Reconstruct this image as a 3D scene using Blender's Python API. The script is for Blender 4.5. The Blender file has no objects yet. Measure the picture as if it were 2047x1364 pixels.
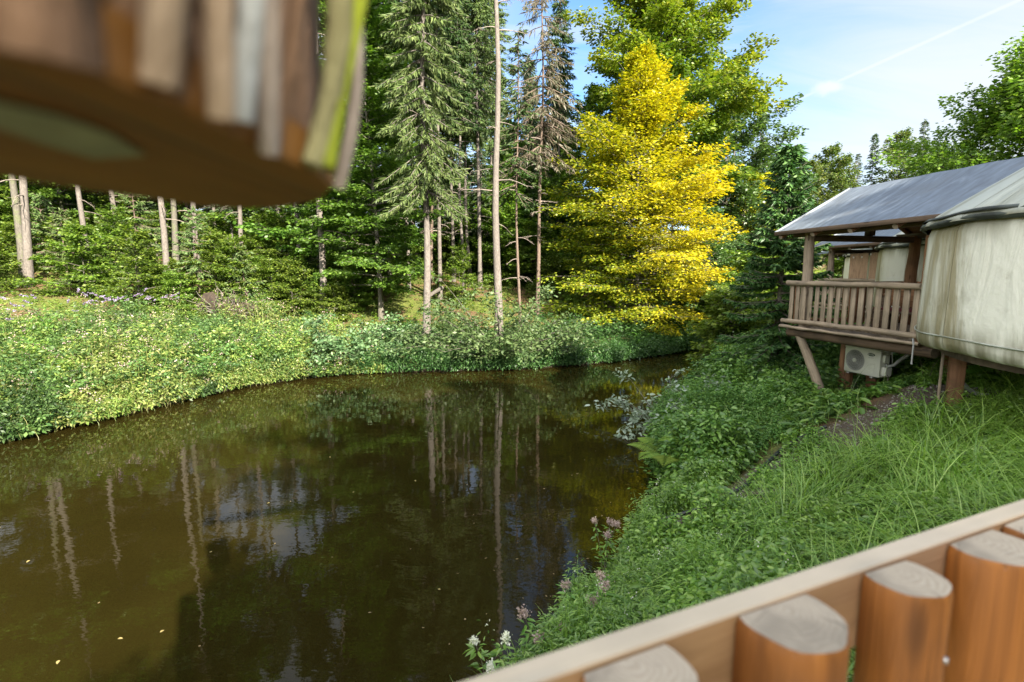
import bpy, math, random
import numpy as np
from mathutils import Vector, Matrix

S = bpy.context.scene
COL = S.collection
R_ = math.radians
rng = np.random.default_rng(11)
random.seed(5)

# ------------------------------------------------------------------ camera
FPX, HORIZON = 1024.0, 548.0
EYE = np.array((0.0, 0.0, 4.0))
PITCH = math.atan((682 - HORIZON) / FPX)
cam_d = bpy.data.cameras.new('camera'); cam = bpy.data.objects.new('camera', cam_d); COL.objects.link(cam)
cam.location = EYE; cam.rotation_euler = (math.pi / 2 - PITCH, 0, 0)
cam_d.sensor_width = 36; cam_d.lens = 36 * FPX / 2047
cam_d.clip_start = 0.02; cam_d.clip_end = 3000
cam_d.dof.use_dof = True; cam_d.dof.focus_distance = 17.0; cam_d.dof.aperture_fstop = 2.4
S.camera = cam

# ------------------------------------------------------------------ light
SUN_EL, SUN_AZ = R_(29), math.atan2(0.52, -0.854)      # azimuth from +Y towards +X
SUN_DIR = np.array((math.sin(SUN_AZ) * math.cos(SUN_EL), math.cos(SUN_AZ) * math.cos(SUN_EL), math.sin(SUN_EL)))
sun_d = bpy.data.lights.new('sun', 'SUN'); sun = bpy.data.objects.new('sun', sun_d); COL.objects.link(sun)
sun_d.energy = 4.8; sun_d.angle = R_(0.53); sun_d.color = (1.0, 0.91, 0.76)
sun.rotation_euler = Vector(SUN_DIR).to_track_quat('Z', 'Y').to_euler()
S.view_settings.view_transform = 'Standard'; S.view_settings.look = 'None'
S.view_settings.exposure = 2.12; S.view_settings.gamma = 1
S.render.engine = 'CYCLES'
cy = S.cycles
cy.max_bounces = 6; cy.diffuse_bounces = 3; cy.glossy_bounces = 3; cy.transmission_bounces = 4; cy.transparent_max_bounces = 4
cy.caustics_reflective = False; cy.caustics_refractive = False; cy.sample_clamp_indirect = 6
try:
    cy.use_denoising = True; cy.denoiser = 'OPENIMAGEDENOISE'
except Exception:
    pass


def ray(x, y):
    u = (x - 1023.5) / FPX; v = (682 - y) / FPX
    c, s = math.cos(PITCH), math.sin(PITCH)
    return np.array((u, c + v * s, -s + v * c))


def at(x, y, Y):
    d = ray(x, y); return EYE + d * (Y / d[1])


def on(x, y, z=0.0):
    d = ray(x, y); return EYE + d * ((z - EYE[2]) / d[2])


# ------------------------------------------------------------------ node helpers
class NT:
    def __init__(s, tree):
        s.t = tree; s.n = tree.nodes; s.l = tree.links

    def new(s, typ, **kw):
        n = s.n.new(typ)
        for k, v in kw.items():
            setattr(n, k, v)
        return n

    def set(s, sock, v):
        if isinstance(v, bpy.types.NodeSocket): s.l.new(v, sock)
        elif isinstance(v, (tuple, list)) and sock.type == 'RGBA' and len(v) == 3: sock.default_value = (*v, 1)
        else: sock.default_value = v

    def math(s, op, a, b=0.0, c=0.0, clamp=False):
        n = s.new('ShaderNodeMath', operation=op); n.use_clamp = clamp
        s.set(n.inputs[0], a); s.set(n.inputs[1], b)
        if len(n.inputs) > 2: s.set(n.inputs[2], c)
        return n.outputs[0]

    def vmath(s, op, a, b=(0, 0, 0)):
        n = s.new('ShaderNodeVectorMath', operation=op)
        s.set(n.inputs[0], a); s.set(n.inputs[1], b)
        return n.outputs['Value'] if op in ('DOT_PRODUCT', 'LENGTH', 'DISTANCE') else n.outputs[0]

    def noise(s, vec, scale, detail=4, rough=0.55, dist=0.0):
        n = s.new('ShaderNodeTexNoise'); s.set(n.inputs['Vector'], vec); s.set(n.inputs['Scale'], scale)
        n.inputs['Detail'].default_value = detail; n.inputs['Roughness'].default_value = rough; n.inputs['Distortion'].default_value = dist
        return n.outputs[0]

    def ramp(s, fac, stops):
        n = s.new('ShaderNodeValToRGB'); s.set(n.inputs[0], fac)
        e = n.color_ramp.elements
        while len(e) < len(stops): e.new(0.5)
        for q, (p, c) in zip(e, stops):
            q.position = p; q.color = (*c, 1) if isinstance(c, (tuple, list)) else (c, c, c, 1)
        return n.outputs[0]

    def mix(s, fac, a, b, mode='MIX'):
        n = s.new('ShaderNodeMix', data_type='RGBA', blend_type=mode)
        s.set(n.inputs[0], fac); s.set(n.inputs[6], a); s.set(n.inputs[7], b)
        return n.outputs[2]

    def step(s, v, lo, hi):
        n = s.new('ShaderNodeMapRange', interpolation_type='SMOOTHSTEP')
        s.set(n.inputs[0], v); s.set(n.inputs[1], lo); s.set(n.inputs[2], hi)
        return n.outputs[0]

    def attr(s, name, vec=False):
        n = s.new('ShaderNodeAttribute'); n.attribute_name = name
        return n.outputs['Vector'] if vec else n.outputs['Fac']

    def bump(s, h, strength, dist):
        n = s.new('ShaderNodeBump'); s.set(n.inputs['Height'], h); n.inputs['Strength'].default_value = strength; n.inputs['Distance'].default_value = dist
        return n.outputs[0]


def material(name):
    m = bpy.data.materials.new(name); m.use_nodes = True
    t = NT(m.node_tree); b = t.n['Principled BSDF']
    return m, t, b


# ------------------------------------------------------------------ sky
w = bpy.data.worlds.new('World'); S.world = w; w.use_nodes = True
t = NT(w.node_tree); bg = t.n['Background']
sky = t.new('ShaderNodeTexSky', sky_type='NISHITA'); sky.sun_disc = False
sky.sun_elevation = SUN_EL; sky.sun_rotation = SUN_AZ; sky.altitude = 400; sky.air_density = 1.0; sky.dust_density = 0.6; sky.ozone_density = 1.0
d_ = t.new('ShaderNodeTexCoord').outputs['Generated']
sx = t.new('ShaderNodeSeparateXYZ'); t.l.new(d_, sx.inputs[0])
zz = t.math('ADD', t.math('MAXIMUM', sx.outputs[2], 0.0), 0.22)
cmb = t.new('ShaderNodeCombineXYZ')
t.l.new(t.math('DIVIDE', sx.outputs[0], zz), cmb.inputs[0]); t.l.new(t.math('DIVIDE', sx.outputs[1], zz), cmb.inputs[1])
mp = t.new('ShaderNodeMapping'); mp.inputs['Rotation'].default_value = (0, 0, R_(-38)); mp.inputs['Scale'].default_value = (0.55, 2.0, 1)
t.l.new(cmb.outputs[0], mp.inputs[0])
streak = t.noise(mp.outputs[0], 1.9, 7, 0.60, 0.8)
veil_dir = ray(2250, 420); veil_dir = veil_dir / np.linalg.norm(veil_dir)
veil = t.math('ADD', t.vmath('DOT_PRODUCT', d_, tuple(veil_dir)), t.math('MULTIPLY', t.math('SUBTRACT', streak, 0.5), 0.16))
f1 = t.math('MULTIPLY', t.step(veil, 0.80, 1.0), 0.9)
f2 = t.math('MULTIPLY', t.step(streak, 0.42, 0.72), 0.60)
f3 = t.math('MULTIPLY', t.math('SUBTRACT', 1.0, t.step(sx.outputs[2], -0.02, 0.32)), 0.75)
f_fill = t.math('MULTIPLY', t.math('SUBTRACT', 1.0, t.step(sx.outputs[1], -0.5, 0.35)), 0.75)   # unseen bright cloud veil, added behind the camera to lift the shade
f5 = t.math('MULTIPLY', t.step(t.math('SUBTRACT', 0.12, sx.outputs[0]), 0.0, 0.35), t.math('ADD', 0.40, t.math('MULTIPLY', streak, 0.8)))
cloud = t.math('MAXIMUM', t.math('MAXIMUM', f1, f2), t.math('MAXIMUM', f3, f5))
A_, B_ = ray(2047, -4), ray(1540, 224)
nrm = np.cross(A_, B_); nrm /= np.linalg.norm(nrm)
off = t.math('ABSOLUTE', t.vmath('DOT_PRODUCT', d_, tuple(nrm)))
mid = ray(1800, 105); mid /= np.linalg.norm(mid)
along = B_ / np.linalg.norm(B_)
trail = t.math('MULTIPLY', t.math('SUBTRACT', 1.0, t.step(off, 0.0004, 0.0036)), t.step(t.vmath('DOT_PRODUCT', d_, tuple(mid)), 0.86, 0.95))
trail = t.math('MULTIPLY', trail, 0.34)
pd = ray(1655, 175); pd /= np.linalg.norm(pd)
dif = t.vmath('SUBTRACT', d_, tuple(pd))
mp2 = t.new('ShaderNodeMapping'); mp2.inputs['Scale'].default_value = (1, 1, 2.0); t.l.new(dif, mp2.inputs[0])
pl = t.math('ADD', t.vmath('LENGTH', mp2.outputs[0]), t.math('MULTIPLY', t.math('SUBTRACT', t.noise(d_, 45, 4), 0.5), 0.04))
puff = t.math('MULTIPLY', t.math('SUBTRACT', 1.0, t.step(pl, 0.004, 0.028)), 0.6)
skyc = t.mix(1.0, sky.outputs[0], (0.40, 0.54, 0.66), 'MULTIPLY')
front = t.mix(t.math('MAXIMUM', trail, puff), t.mix(cloud, skyc, (1.78, 1.84, 1.87)), (1.95, 1.98, 2.0))
t.l.new(t.mix(f_fill, front, (6.6, 6.5, 6.2)), bg.inputs[0])
bg.inputs[1].default_value = 0.13


# ------------------------------------------------------------------ mesh builder
def unit(v):
    v = np.asarray(v, float); return v / (np.linalg.norm(v, axis=-1, keepdims=True) + 1e-9)


class MB:
    def __init__(s):
        s.V = []; s.G = []; s.T = []; s.Q = []; s.QM = []; s.n = 0

    def add(s, v, quads, gc=None, tint=0.0, mi=0):
        """quads: rows of 4 indices; a triangle repeats its last index as -1"""
        v = np.asarray(v, float).reshape(-1, 3); q = np.asarray(quads, int).reshape(-1, 4)
        s.V.append(v); s.G.append(v if gc is None else np.asarray(gc, float).reshape(-1, 3))
        s.T.append(np.broadcast_to(np.asarray(tint, float), (len(v),)))
        s.Q.append(np.where(q >= 0, q + s.n, -1)); s.QM.append(np.broadcast_to(np.asarray(mi, int), (len(q),)))
        s.n += len(v)

    def tube(s, pts, rad, n=8, cap=True, mi=0, capmi=None, wob=0.0, tint=0.0):
        P = np.asarray(pts, float); K = len(P); rad = np.broadcast_to(np.asarray(rad, float), (K,))
        T = unit(np.gradient(P, axis=0)); a = np.array((0, 0, 1.0)) if abs(T[0][2]) < 0.9 else np.array((1.0, 0, 0))
        X = unit(np.cross(T[0], a)); rings = []; gcs = []
        ang = np.arange(n) * 2 * math.pi / n
        L = np.concatenate(([0], np.cumsum(np.linalg.norm(np.diff(P, axis=0), axis=1))))
        off = rng.random(3) * 30
        ph = rng.random(4) * 6.28
        for k in range(K):
            X = unit(X - T[k] * np.dot(X, T[k])); Y = np.cross(T[k], X)
            rr = rad[k] * (1 + wob * (np.sin(2 * ang + ph[0] + L[k] * 3) * 0.5 + np.sin(3 * ang + ph[1] - L[k] * 5) * 0.5))
            c, sn = np.cos(ang) * rr, np.sin(ang) * rr
            rings.append(P[k] + c[:, None] * X + sn[:, None] * Y)
            gcs.append(np.stack((c, sn, np.full(n, L[k])), 1) + off)
        v = np.concatenate(rings); g = np.concatenate(gcs)
        i = np.arange(n); j = (i + 1) % n
        q = np.concatenate([np.stack((k * n + i, k * n + j, (k + 1) * n + j, (k + 1) * n + i), 1) for k in range(K - 1)])
        s.add(v, q, g, tint, mi)
        if cap:
            for k, flip in ((0, True), (K - 1, False)):
                ctr = P[k]; vv = np.vstack((rings[k], ctr[None]))
                gg = np.vstack((gcs[k] - off, np.array([[0, 0, L[k]]])))
                qq = np.stack((i, j, np.full(n, n), np.full(n, -1)), 1)
                if flip: qq = qq[:, [1, 0, 2, 3]]
                s.add(vv, qq, gg, tint, mi if capmi is None else capmi)

    def beam(s, p0, p1, wd, ht, up=(0, 0, 1), ch=0.006, mi=0, endmi=None):
        """chamfered beam from p0 to p1 (centre line)"""
        p0, p1 = np.asarray(p0, float), np.asarray(p1, float)
        T = unit(p1 - p0); Xv = unit(np.cross(T, np.asarray(up, float))); Yv = np.cross(Xv, T)
        a, b = wd / 2, ht / 2; c = min(ch, a * 0.6, b * 0.6)
        prof = [(-a + c, -b), (a - c, -b), (a, -b + c), (a, b - c), (a - c, b), (-a + c, b), (-a, b - c), (-a, -b + c)]
        L = np.linalg.norm(p1 - p0); off = rng.random(3) * 30; vs = []; gs = []
        for t_, sc in ((0, 1 - c / max(a, b)), (c, 1), (L - c, 1), (L, 1 - c / max(a, b))):
            for (x, y) in prof:
                vs.append(p0 + T * t_ + Xv * x * sc + Yv * y * sc); gs.append((x + off[0], y + off[1], t_ + off[2]))
        q = [(k * 8 + i, k * 8 + (i + 1) % 8, (k + 1) * 8 + (i + 1) % 8, (k + 1) * 8 + i) for k in range(3) for i in range(8)]
        s.add(vs, q, gs, 0, mi)
        for k, fl in ((0, 1), (3, 0)):
            vv = vs[k * 8:k * 8 + 8]; gg = gs[k * 8:k * 8 + 8]
            qq = [(0, 1, 2, 3), (0, 3, 4, 7), (4, 5, 6, 7)]
            if fl: qq = [x[::-1] for x in qq]
            s.add(vv, qq, gg, 0, mi if endmi is None else endmi)

    def box(s, c, sx, sy, sz, ax=(1, 0, 0), ch=0.005, mi=0):
        ax = unit(ax); c = np.asarray(c, float)
        s.beam(c - ax * sx / 2, c + ax * sx / 2, sy, sz, (0, 0, 1), ch, mi)

    def leaves(s, P, D, N, L, Wd, tint=0.0, mi=0, hexa=False, fold=0.25):
        P = np.asarray(P, float); m = len(P)
        if m == 0: return
        D = unit(D); Sd = unit(np.cross(D, N)); N = np.cross(Sd, D)
        L = np.broadcast_to(np.asarray(L, float), (m,))[:, None]; Wd = np.broadcast_to(np.asarray(Wd, float), (m,))[:, None] / 2
        tn = np.broadcast_to(np.asarray(tint, float), (m,))
        if not hexa:
            v = np.stack((P, P + D * L * .45 + Sd * Wd, P + D * L, P + D * L * .45 - Sd * Wd), 1).reshape(-1, 3)
            q = np.arange(m * 4).reshape(m, 4); s.add(v, q, v, np.repeat(tn, 4), mi)
        else:
            up = N * Wd * fold
            v = np.stack((P, P + D * L * .28 + Sd * Wd * .85 + up, P + D * L * .65 + Sd * Wd * .8 + up * .7, P + D * L - N * L * .12,
                          P + D * L * .65 - Sd * Wd * .8 + up * .7, P + D * L * .28 - Sd * Wd * .85 + up), 1).reshape(-1, 3)
            b = np.arange(m)[:, None] * 6
            q = np.concatenate((b + np.array([[0, 1, 2, 3]]), b + np.array([[0, 3, 4, 5]])))
            s.add(v, q, v, np.repeat(tn, 6), mi)

    def mesh(s, name, mats, smooth=True):
        V = np.concatenate(s.V); Q = np.concatenate(s.Q); M = np.concatenate(s.QM)
        cnt = np.where(Q[:, 3] < 0, 3, 4); idx = Q.reshape(-1); idx = idx[idx >= 0]
        me = bpy.data.meshes.new(name)
        me.vertices.add(len(V)); me.vertices.foreach_set('co', V.astype(np.float32).ravel())
        me.loops.add(len(idx)); me.loops.foreach_set('vertex_index', idx.astype(np.int32))
        me.polygons.add(len(Q)); st = np.concatenate(([0], np.cumsum(cnt)[:-1]))
        me.polygons.foreach_set('loop_start', st.astype(np.int32)); me.polygons.foreach_set('loop_total', cnt.astype(np.int32))
        me.polygons.foreach_set('material_index', M.astype(np.int32))
        me.polygons.foreach_set('use_smooth', np.full(len(Q), bool(smooth)))
        a = me.attributes.new('gc', 'FLOAT_VECTOR', 'POINT'); a.data.foreach_set('vector', np.concatenate(s.G).astype(np.float32).ravel())
        a = me.attributes.new('tint', 'FLOAT', 'POINT'); a.data.foreach_set('value', np.concatenate(s.T).astype(np.float32))
        for m in (mats if isinstance(mats, (list, tuple)) else [mats]): me.materials.append(m)
        me.update(calc_edges=True); me.validate()
        return me

    def obj(s, name, mats, parent=None, smooth=True, flat=False):
        o = bpy.data.objects.new(name, s.mesh(name, mats, smooth and not flat)); COL.objects.link(o)
        if parent: o.parent = parent
        return o


def tag(o, label, cat, group=None):
    o['label'] = label; o['category'] = cat
    if group: o['group'] = group
    return o


def thing(name, label, cat, loc=(0, 0, 0), rz=0.0, group=None):
    o = bpy.data.objects.new(name, None); COL.objects.link(o); o.location = Vector(loc); o.rotation_euler = (0, 0, rz); o.empty_display_size = 0.2
    return tag(o, label, cat, group)


def copy_tree(o, parent=None):
    c = o.copy(); COL.objects.link(c)
    if parent: c.parent = parent
    for ch in list(o.children): copy_tree(ch, c)
    return c


def place(proto, used, loc, rz, sc, label, group=None, tilt=(0, 0)):
    o = proto if id(proto) not in used else copy_tree(proto)
    used.add(id(proto))
    o.location = Vector(loc); o.rotation_euler = (tilt[0], tilt[1], rz); o.scale = (sc,) * 3 if np.isscalar(sc) else sc
    o['label'] = label
    if group: o['group'] = group
    elif 'group' in o: del o['group']
    return o


USED = set()


def structure(o):
    o['kind'] = 'structure'; return o


def stuff(o, label=None):
    o['kind'] = 'stuff'
    if label: o['label'] = label
    return o


# ------------------------------------------------------------------ materials
def leafmat(name, cols, trans=0.35, alt=None, gloss=0.03, grough=0.5, var=0.5, vscale=1.3, tcol=1.25):
    m, t, b = material(name); t.n.remove(b); out = t.n['Material Output']
    geo = t.new('ShaderNodeNewGeometry'); r = geo.outputs['Random Per Island']
    k = len(cols)
    c = t.ramp(r, [(i / max(k - 1, 1), x) for i, x in enumerate(cols)])
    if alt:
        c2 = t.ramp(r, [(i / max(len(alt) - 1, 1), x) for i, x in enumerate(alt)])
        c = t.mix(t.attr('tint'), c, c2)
    oi = t.new('ShaderNodeObjectInfo')
    tc = t.new('ShaderNodeTexCoord').outputs['Object']
    nz = t.noise(tc, vscale, 2)
    val = t.math('ADD', t.math('MULTIPLY', t.math('SUBTRACT', nz, 0.5), var * 1.6), t.math('ADD', t.math('MULTIPLY', oi.outputs['Random'], 0.3), 0.85))
    hs = t.new('ShaderNodeHueSaturation'); t.set(hs.inputs['Color'], c); t.set(hs.inputs['Value'], val)
    t.set(hs.inputs['Hue'], t.math('ADD', t.math('MULTIPLY', t.math('SUBTRACT', oi.outputs['Random'], .5), 0.025), 0.5))
    c = hs.outputs[0]
    df = t.new('ShaderNodeBsdfDiffuse'); t.set(df.inputs[0], c)
    tr = t.new('ShaderNodeBsdfTranslucent'); t.set(tr.inputs[0], t.mix(1.0, c, (tcol, tcol * 1.08, tcol * 0.55), 'MULTIPLY'))
    mx = t.new('ShaderNodeMixShader'); mx.inputs[0].default_value = trans
    t.l.new(df.outputs[0], mx.inputs[1]); t.l.new(tr.outputs[0], mx.inputs[2])
    gl = t.new('ShaderNodeBsdfGlossy'); gl.inputs['Roughness'].default_value = grough; gl.inputs[0].default_value = (1, 1, 1, 1)
    m2 = t.new('ShaderNodeMixShader'); m2.inputs[0].default_value = gloss
    t.l.new(mx.outputs[0], m2.inputs[1]); t.l.new(gl.outputs[0], m2.inputs[2]); t.l.new(m2.outputs[0], out.inputs[0])
    return m


def woodmat(name, a, b_, c=None, scale=1.0, rough=0.75, bump=0.35, knots=True, wear=None):
    m, t, b = material(name)
    g = t.attr('gc', True)
    mp = t.new('ShaderNodeMapping'); mp.inputs['Scale'].default_value = (28 * scale, 28 * scale, 1.6 * scale); t.l.new(g, mp.inputs[0])
    n1 = t.noise(mp.outputs[0], 1.0, 6, 0.6, 0.6)
    n2 = t.noise(g, 3.0 * scale, 3)
    col = t.ramp(n1, [(0.3, a), (0.62, b_)] + ([(0.8, c)] if c else []))
    col = t.mix(t.math('MULTIPLY', t.step(n2, 0.45, 0.7), 0.45), col, tuple(x * 0.55 for x in a))
    if wear: col = t.mix(t.math('MULTIPLY', t.step(t.noise(g, 1.4, 5), 0.45, 0.62), 0.7), col, wear)
    mc = t.new('ShaderNodeMapping'); mc.inputs['Scale'].default_value = (55 * scale, 55 * scale, 1.1 * scale); t.l.new(g, mc.inputs[0])
    crack = t.math('MULTIPLY', t.step(t.noise(mc.outputs[0], 1.0, 2), 0.66, 0.72), t.step(n2, 0.35, 0.6))
    col = t.mix(t.math('MULTIPLY', crack, 0.85), col, tuple(x * 0.18 for x in a))
    if knots:
        vo = t.new('ShaderNodeTexVoronoi'); mk = t.new('ShaderNodeMapping'); mk.inputs['Scale'].default_value = (9, 9, 2.2); t.l.new(g, mk.inputs[0])
        t.l.new(mk.outputs[0], vo.inputs['Vector']); vo.inputs['Scale'].default_value = 1
        col = t.mix(t.math('MULTIPLY', t.math('SUBTRACT', 1.0, t.step(vo.outputs['Distance'], 0.08, 0.2)), 0.7), col, tuple(x * 0.35 for x in a))
    t.set(b.inputs['Base Color'], col); b.inputs['Roughness'].default_value = rough
    t.l.new(t.bump(t.math('SUBTRACT', n1, crack), bump, 0.01), b.inputs['Normal'])
    return m


def endgrain(name, a, b_):
    m, t, b = material(name); g = t.attr('gc', True)
    sp = t.new('ShaderNodeSeparateXYZ'); t.l.new(g, sp.inputs[0])
    r = t.math('SQRT', t.math('ADD', t.math('MULTIPLY', sp.outputs[0], sp.outputs[0]), t.math('MULTIPLY', sp.outputs[1], sp.outputs[1])))
    nz = t.noise(g, 22, 4); nl = t.noise(g, 9, 3)
    wv = t.math('SINE', t.math('ADD', t.math('MULTIPLY', r, 900), t.math('MULTIPLY', t.math('ADD', nz, nl), 26)))
    col = t.mix(t.math('MULTIPLY', t.math('ADD', wv, 1), 0.28), a, b_)
    ang = t.math('ARCTAN2', sp.outputs[1], sp.outputs[0])
    ck = t.math('MULTIPLY', t.step(t.math('SINE', t.math('ADD', t.math('MULTIPLY', ang, 5.0), t.math('MULTIPLY', nl, 9))), 0.985, 0.999), t.step(nz, 0.42, 0.55))
    col = t.mix(t.math('MULTIPLY', t.step(nl, 0.45, 0.66), 0.65), col, tuple(x * 0.45 for x in a))
    col = t.mix(t.math('MULTIPLY', ck, 0.6), col, tuple(x * 0.2 for x in a))
    t.set(b.inputs['Base Color'], col); b.inputs['Roughness'].default_value = 0.85
    t.l.new(t.bump(wv, 0.15, 0.003), b.inputs['Normal'])
    return m


def barkmat(name, a, b_, moss=0.0, sc=1.0):
    m, t, b = material(name); g = t.attr('gc', True)
    mp = t.new('ShaderNodeMapping'); mp.inputs['Scale'].default_value = (1, 1, 0.35); t.l.new(g, mp.inputs[0])
    n = t.noise(mp.outputs[0], 22 * sc, 5, 0.65); n2 = t.noise(g, 1.7, 3)
    col = t.ramp(n, [(0.32, a), (0.66, b_)])
    col = t.mix(t.math('MULTIPLY', t.step(n2, 0.42, 0.65), 0.5), col, tuple(x * 0.6 for x in b_))
    if moss: col = t.mix(t.math('MULTIPLY', t.step(t.noise(g, 3.1, 4), 0.5, 0.62), moss), col, (0.10, 0.14, 0.03))
    t.set(b.inputs['Base Color'], col); b.inputs['Roughness'].default_value = 0.9
    t.l.new(t.bump(n, 0.7, 0.03), b.inputs['Normal'])
    return m


def plain(name, col, rough=0.6, metal=0.0, var=0.15, sc=8, bump=0.0):
    m, t, b = material(name)
    tc = t.new('ShaderNodeTexCoord').outputs['Object']; n = t.noise(tc, sc, 5)
    t.set(b.inputs['Base Color'], t.mix(t.step(n, 0.3, 0.7), tuple(x * (1 - var) for x in col), tuple(min(1, x * (1 + var)) for x in col)))
    b.inputs['Roughness'].default_value = rough; b.inputs['Metallic'].default_value = metal
    if bump: t.l.new(t.bump(n, bump, 0.02), b.inputs['Normal'])
    return m


M_bark = barkmat('spruce_bark', (0.07, 0.06, 0.052), (0.19, 0.165, 0.145))
M_bark_red = barkmat('reddish_bark', (0.075, 0.052, 0.038), (0.17, 0.125, 0.095))
M_bark_dark = barkmat('beech_bark', (0.05, 0.045, 0.035), (0.15, 0.135, 0.11), 0.3)
M_deadwood = barkmat('dead_twig', (0.15, 0.12, 0.10), (0.33, 0.28, 0.24))
M_needle = leafmat('spruce_needles', [(0.016, 0.038, 0.012), (0.042, 0.085, 0.024), (0.085, 0.13, 0.038)], 0.18, var=0.6, gloss=.015)
M_needle_lt = leafmat('hanging_needles', [(0.045, 0.085, 0.025), (0.095, 0.15, 0.045), (0.15, 0.20, 0.07)], 0.2, var=0.5, gloss=.015)
M_needle_bank = leafmat('dense_spruce_needles', [(0.02, 0.058, 0.016), (0.045, 0.11, 0.027), (0.10, 0.185, 0.04)], 0.15, var=0.5)
M_needle_dead = leafmat('brown_needles', [(0.10, 0.085, 0.055), (0.15, 0.13, 0.085), (0.06, 0.085, 0.035)], 0.2, var=0.4)
M_beech = leafmat('beech_leaves', [(0.045, 0.105, 0.012), (0.085, 0.185, 0.02), (0.155, 0.265, 0.035)], 0.43)
M_sap = leafmat('sapling_leaves', [(0.055, 0.105, 0.012), (0.115, 0.195, 0.022), (0.215, 0.29, 0.04)], 0.45, var=0.6)
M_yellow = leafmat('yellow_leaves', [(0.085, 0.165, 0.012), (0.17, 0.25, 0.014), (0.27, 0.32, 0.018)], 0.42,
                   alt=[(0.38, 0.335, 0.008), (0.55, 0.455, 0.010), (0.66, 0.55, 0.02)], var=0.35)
M_tall = leafmat('turning_leaves', [(0.045, 0.11, 0.012), (0.10, 0.18, 0.02), (0.16, 0.22, 0.02)], 0.4,
                 alt=[(0.19, 0.23, 0.012), (0.32, 0.29, 0.015), (0.18, 0.25, 0.02)], var=0.4)
M_alder = leafmat('alder_leaves', [(0.035, 0.085, 0.016), (0.07, 0.145, 0.028), (0.13, 0.22, 0.05)], 0.38, gloss=0.06)
M_willow = leafmat('willow_leaves', [(0.04, 0.085, 0.025), (0.08, 0.14, 0.045), (0.145, 0.21, 0.08)], 0.3, gloss=0.02, var=0.4)
M_dog = leafmat('dogwood_leaves', [(0.05, 0.115, 0.042), (0.10, 0.19, 0.075), (0.175, 0.28, 0.12)], 0.28, gloss=0.03, var=0.4)
M_balsam = leafmat('weed_leaves', [(0.05, 0.135, 0.022), (0.125, 0.245, 0.042), (0.265, 0.38, 0.08), (0.22, 0.24, 0.075)], 0.38, gloss=0.03, var=0.95, vscale=1.3)
M_weed2 = leafmat('yellowing_weed_leaves', [(0.08, 0.15, 0.03), (0.175, 0.265, 0.055), (0.30, 0.38, 0.10), (0.25, 0.23, 0.09)], 0.38, gloss=0.03, var=0.95, vscale=1.3)
M_weed3 = leafmat('fresh_weed_leaves', [(0.04, 0.11, 0.026), (0.085, 0.19, 0.046), (0.17, 0.29, 0.085)], 0.38, gloss=0.03, var=0.95, vscale=1.3)
M_herb = leafmat('herb_leaves', [(0.075, 0.175, 0.02), (0.145, 0.30, 0.034), (0.26, 0.43, 0.06)], 0.35, gloss=0.06, var=0.6, vscale=0.7)
M_bramble = leafmat('bramble_leaves', [(0.048, 0.135, 0.018), (0.095, 0.235, 0.028), (0.19, 0.35, 0.05)], 0.3, gloss=0.06, var=0.6, vscale=0.8)
M_nettle = leafmat('nettle_leaves', [(0.045, 0.135, 0.025), (0.09, 0.22, 0.042), (0.17, 0.32, 0.07)], 0.3, gloss=0.03, var=0.6, vscale=0.8)
M_grass = leafmat('grass_blades', [(0.10, 0.21, 0.02), (0.19, 0.34, 0.04), (0.34, 0.48, 0.09)], 0.4, gloss=0.06, var=0.5, vscale=0.7)
M_bankshade = leafmat('shade_toned_bank_leaves', [(0.016, 0.048, 0.010), (0.034, 0.085, 0.018), (0.075, 0.145, 0.035)], 0.3, var=.8, vscale=1.0)  # darkened leaves: the shade of the trees above is put into their colour
M_silver = leafmat('silver_leaves', [(0.16, 0.22, 0.15), (0.28, 0.36, 0.28), (0.40, 0.48, 0.40)], 0.3, gloss=0.03)
M_straw = leafmat('dry_stems', [(0.20, 0.15, 0.07), (0.33, 0.27, 0.14)], .2)
M_fern = leafmat('fern_fronds', [(0.14, 0.24, 0.03), (0.22, 0.32, 0.05)], 0.4)
M_pink = leafmat('pink_flowers', [(0.44, 0.32, 0.30), (0.56, 0.44, 0.41), (0.32, 0.24, 0.21)], 0.3)
M_white = leafmat('white_flowers', [(0.7, 0.7, 0.62), (0.85, 0.85, 0.8)], 0.3)
M_lilac = leafmat('lilac_flowers', [(0.20, 0.15, 0.28), (0.30, 0.24, 0.38)], 0.3)
M_far = leafmat('far_needles', [(0.022, 0.045, 0.018), (0.045, 0.08, 0.03), (0.075, 0.115, 0.045)], 0.15, var=0.5)
M_farleaf = leafmat('far_leaves', [(0.05, 0.09, 0.02), (0.10, 0.15, 0.035), (0.18, 0.20, 0.05)], 0.3)

M_grey_wood = woodmat('weathered_wood', (0.18, 0.14, 0.10), (0.36, 0.285, 0.21), (0.44, 0.355, 0.27), wear=(0.21, 0.17, 0.13))
M_grey_end = endgrain('weathered_end', (0.30, 0.24, 0.18), (0.20, 0.15, 0.11))
M_brown_wood = woodmat('brown_post_wood', (0.15, 0.068, 0.03), (0.27, 0.14, 0.07), (0.34, 0.19, 0.10))
M_dark_wood = woodmat('dark_beam_wood', (0.06, 0.038, 0.024), (0.125, 0.082, 0.053))
M_orange_wood = woodmat('stained_log_wood', (0.15, 0.050, 0.008), (0.37, 0.135, 0.025), (0.56, 0.265, 0.075), scale=0.9, rough=0.55, bump=0.5, wear=(0.19, 0.075, 0.022))
M_log_end = endgrain('log_end_grain', (0.45, 0.385, 0.30), (0.31, 0.245, 0.175))
M_plank = woodmat('rail_plank_wood', (0.23, 0.145, 0.095), (0.36, 0.255, 0.18), (0.44, 0.33, 0.25), scale=0.8, wear=(0.29, 0.235, 0.20), bump=0.45)
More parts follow.
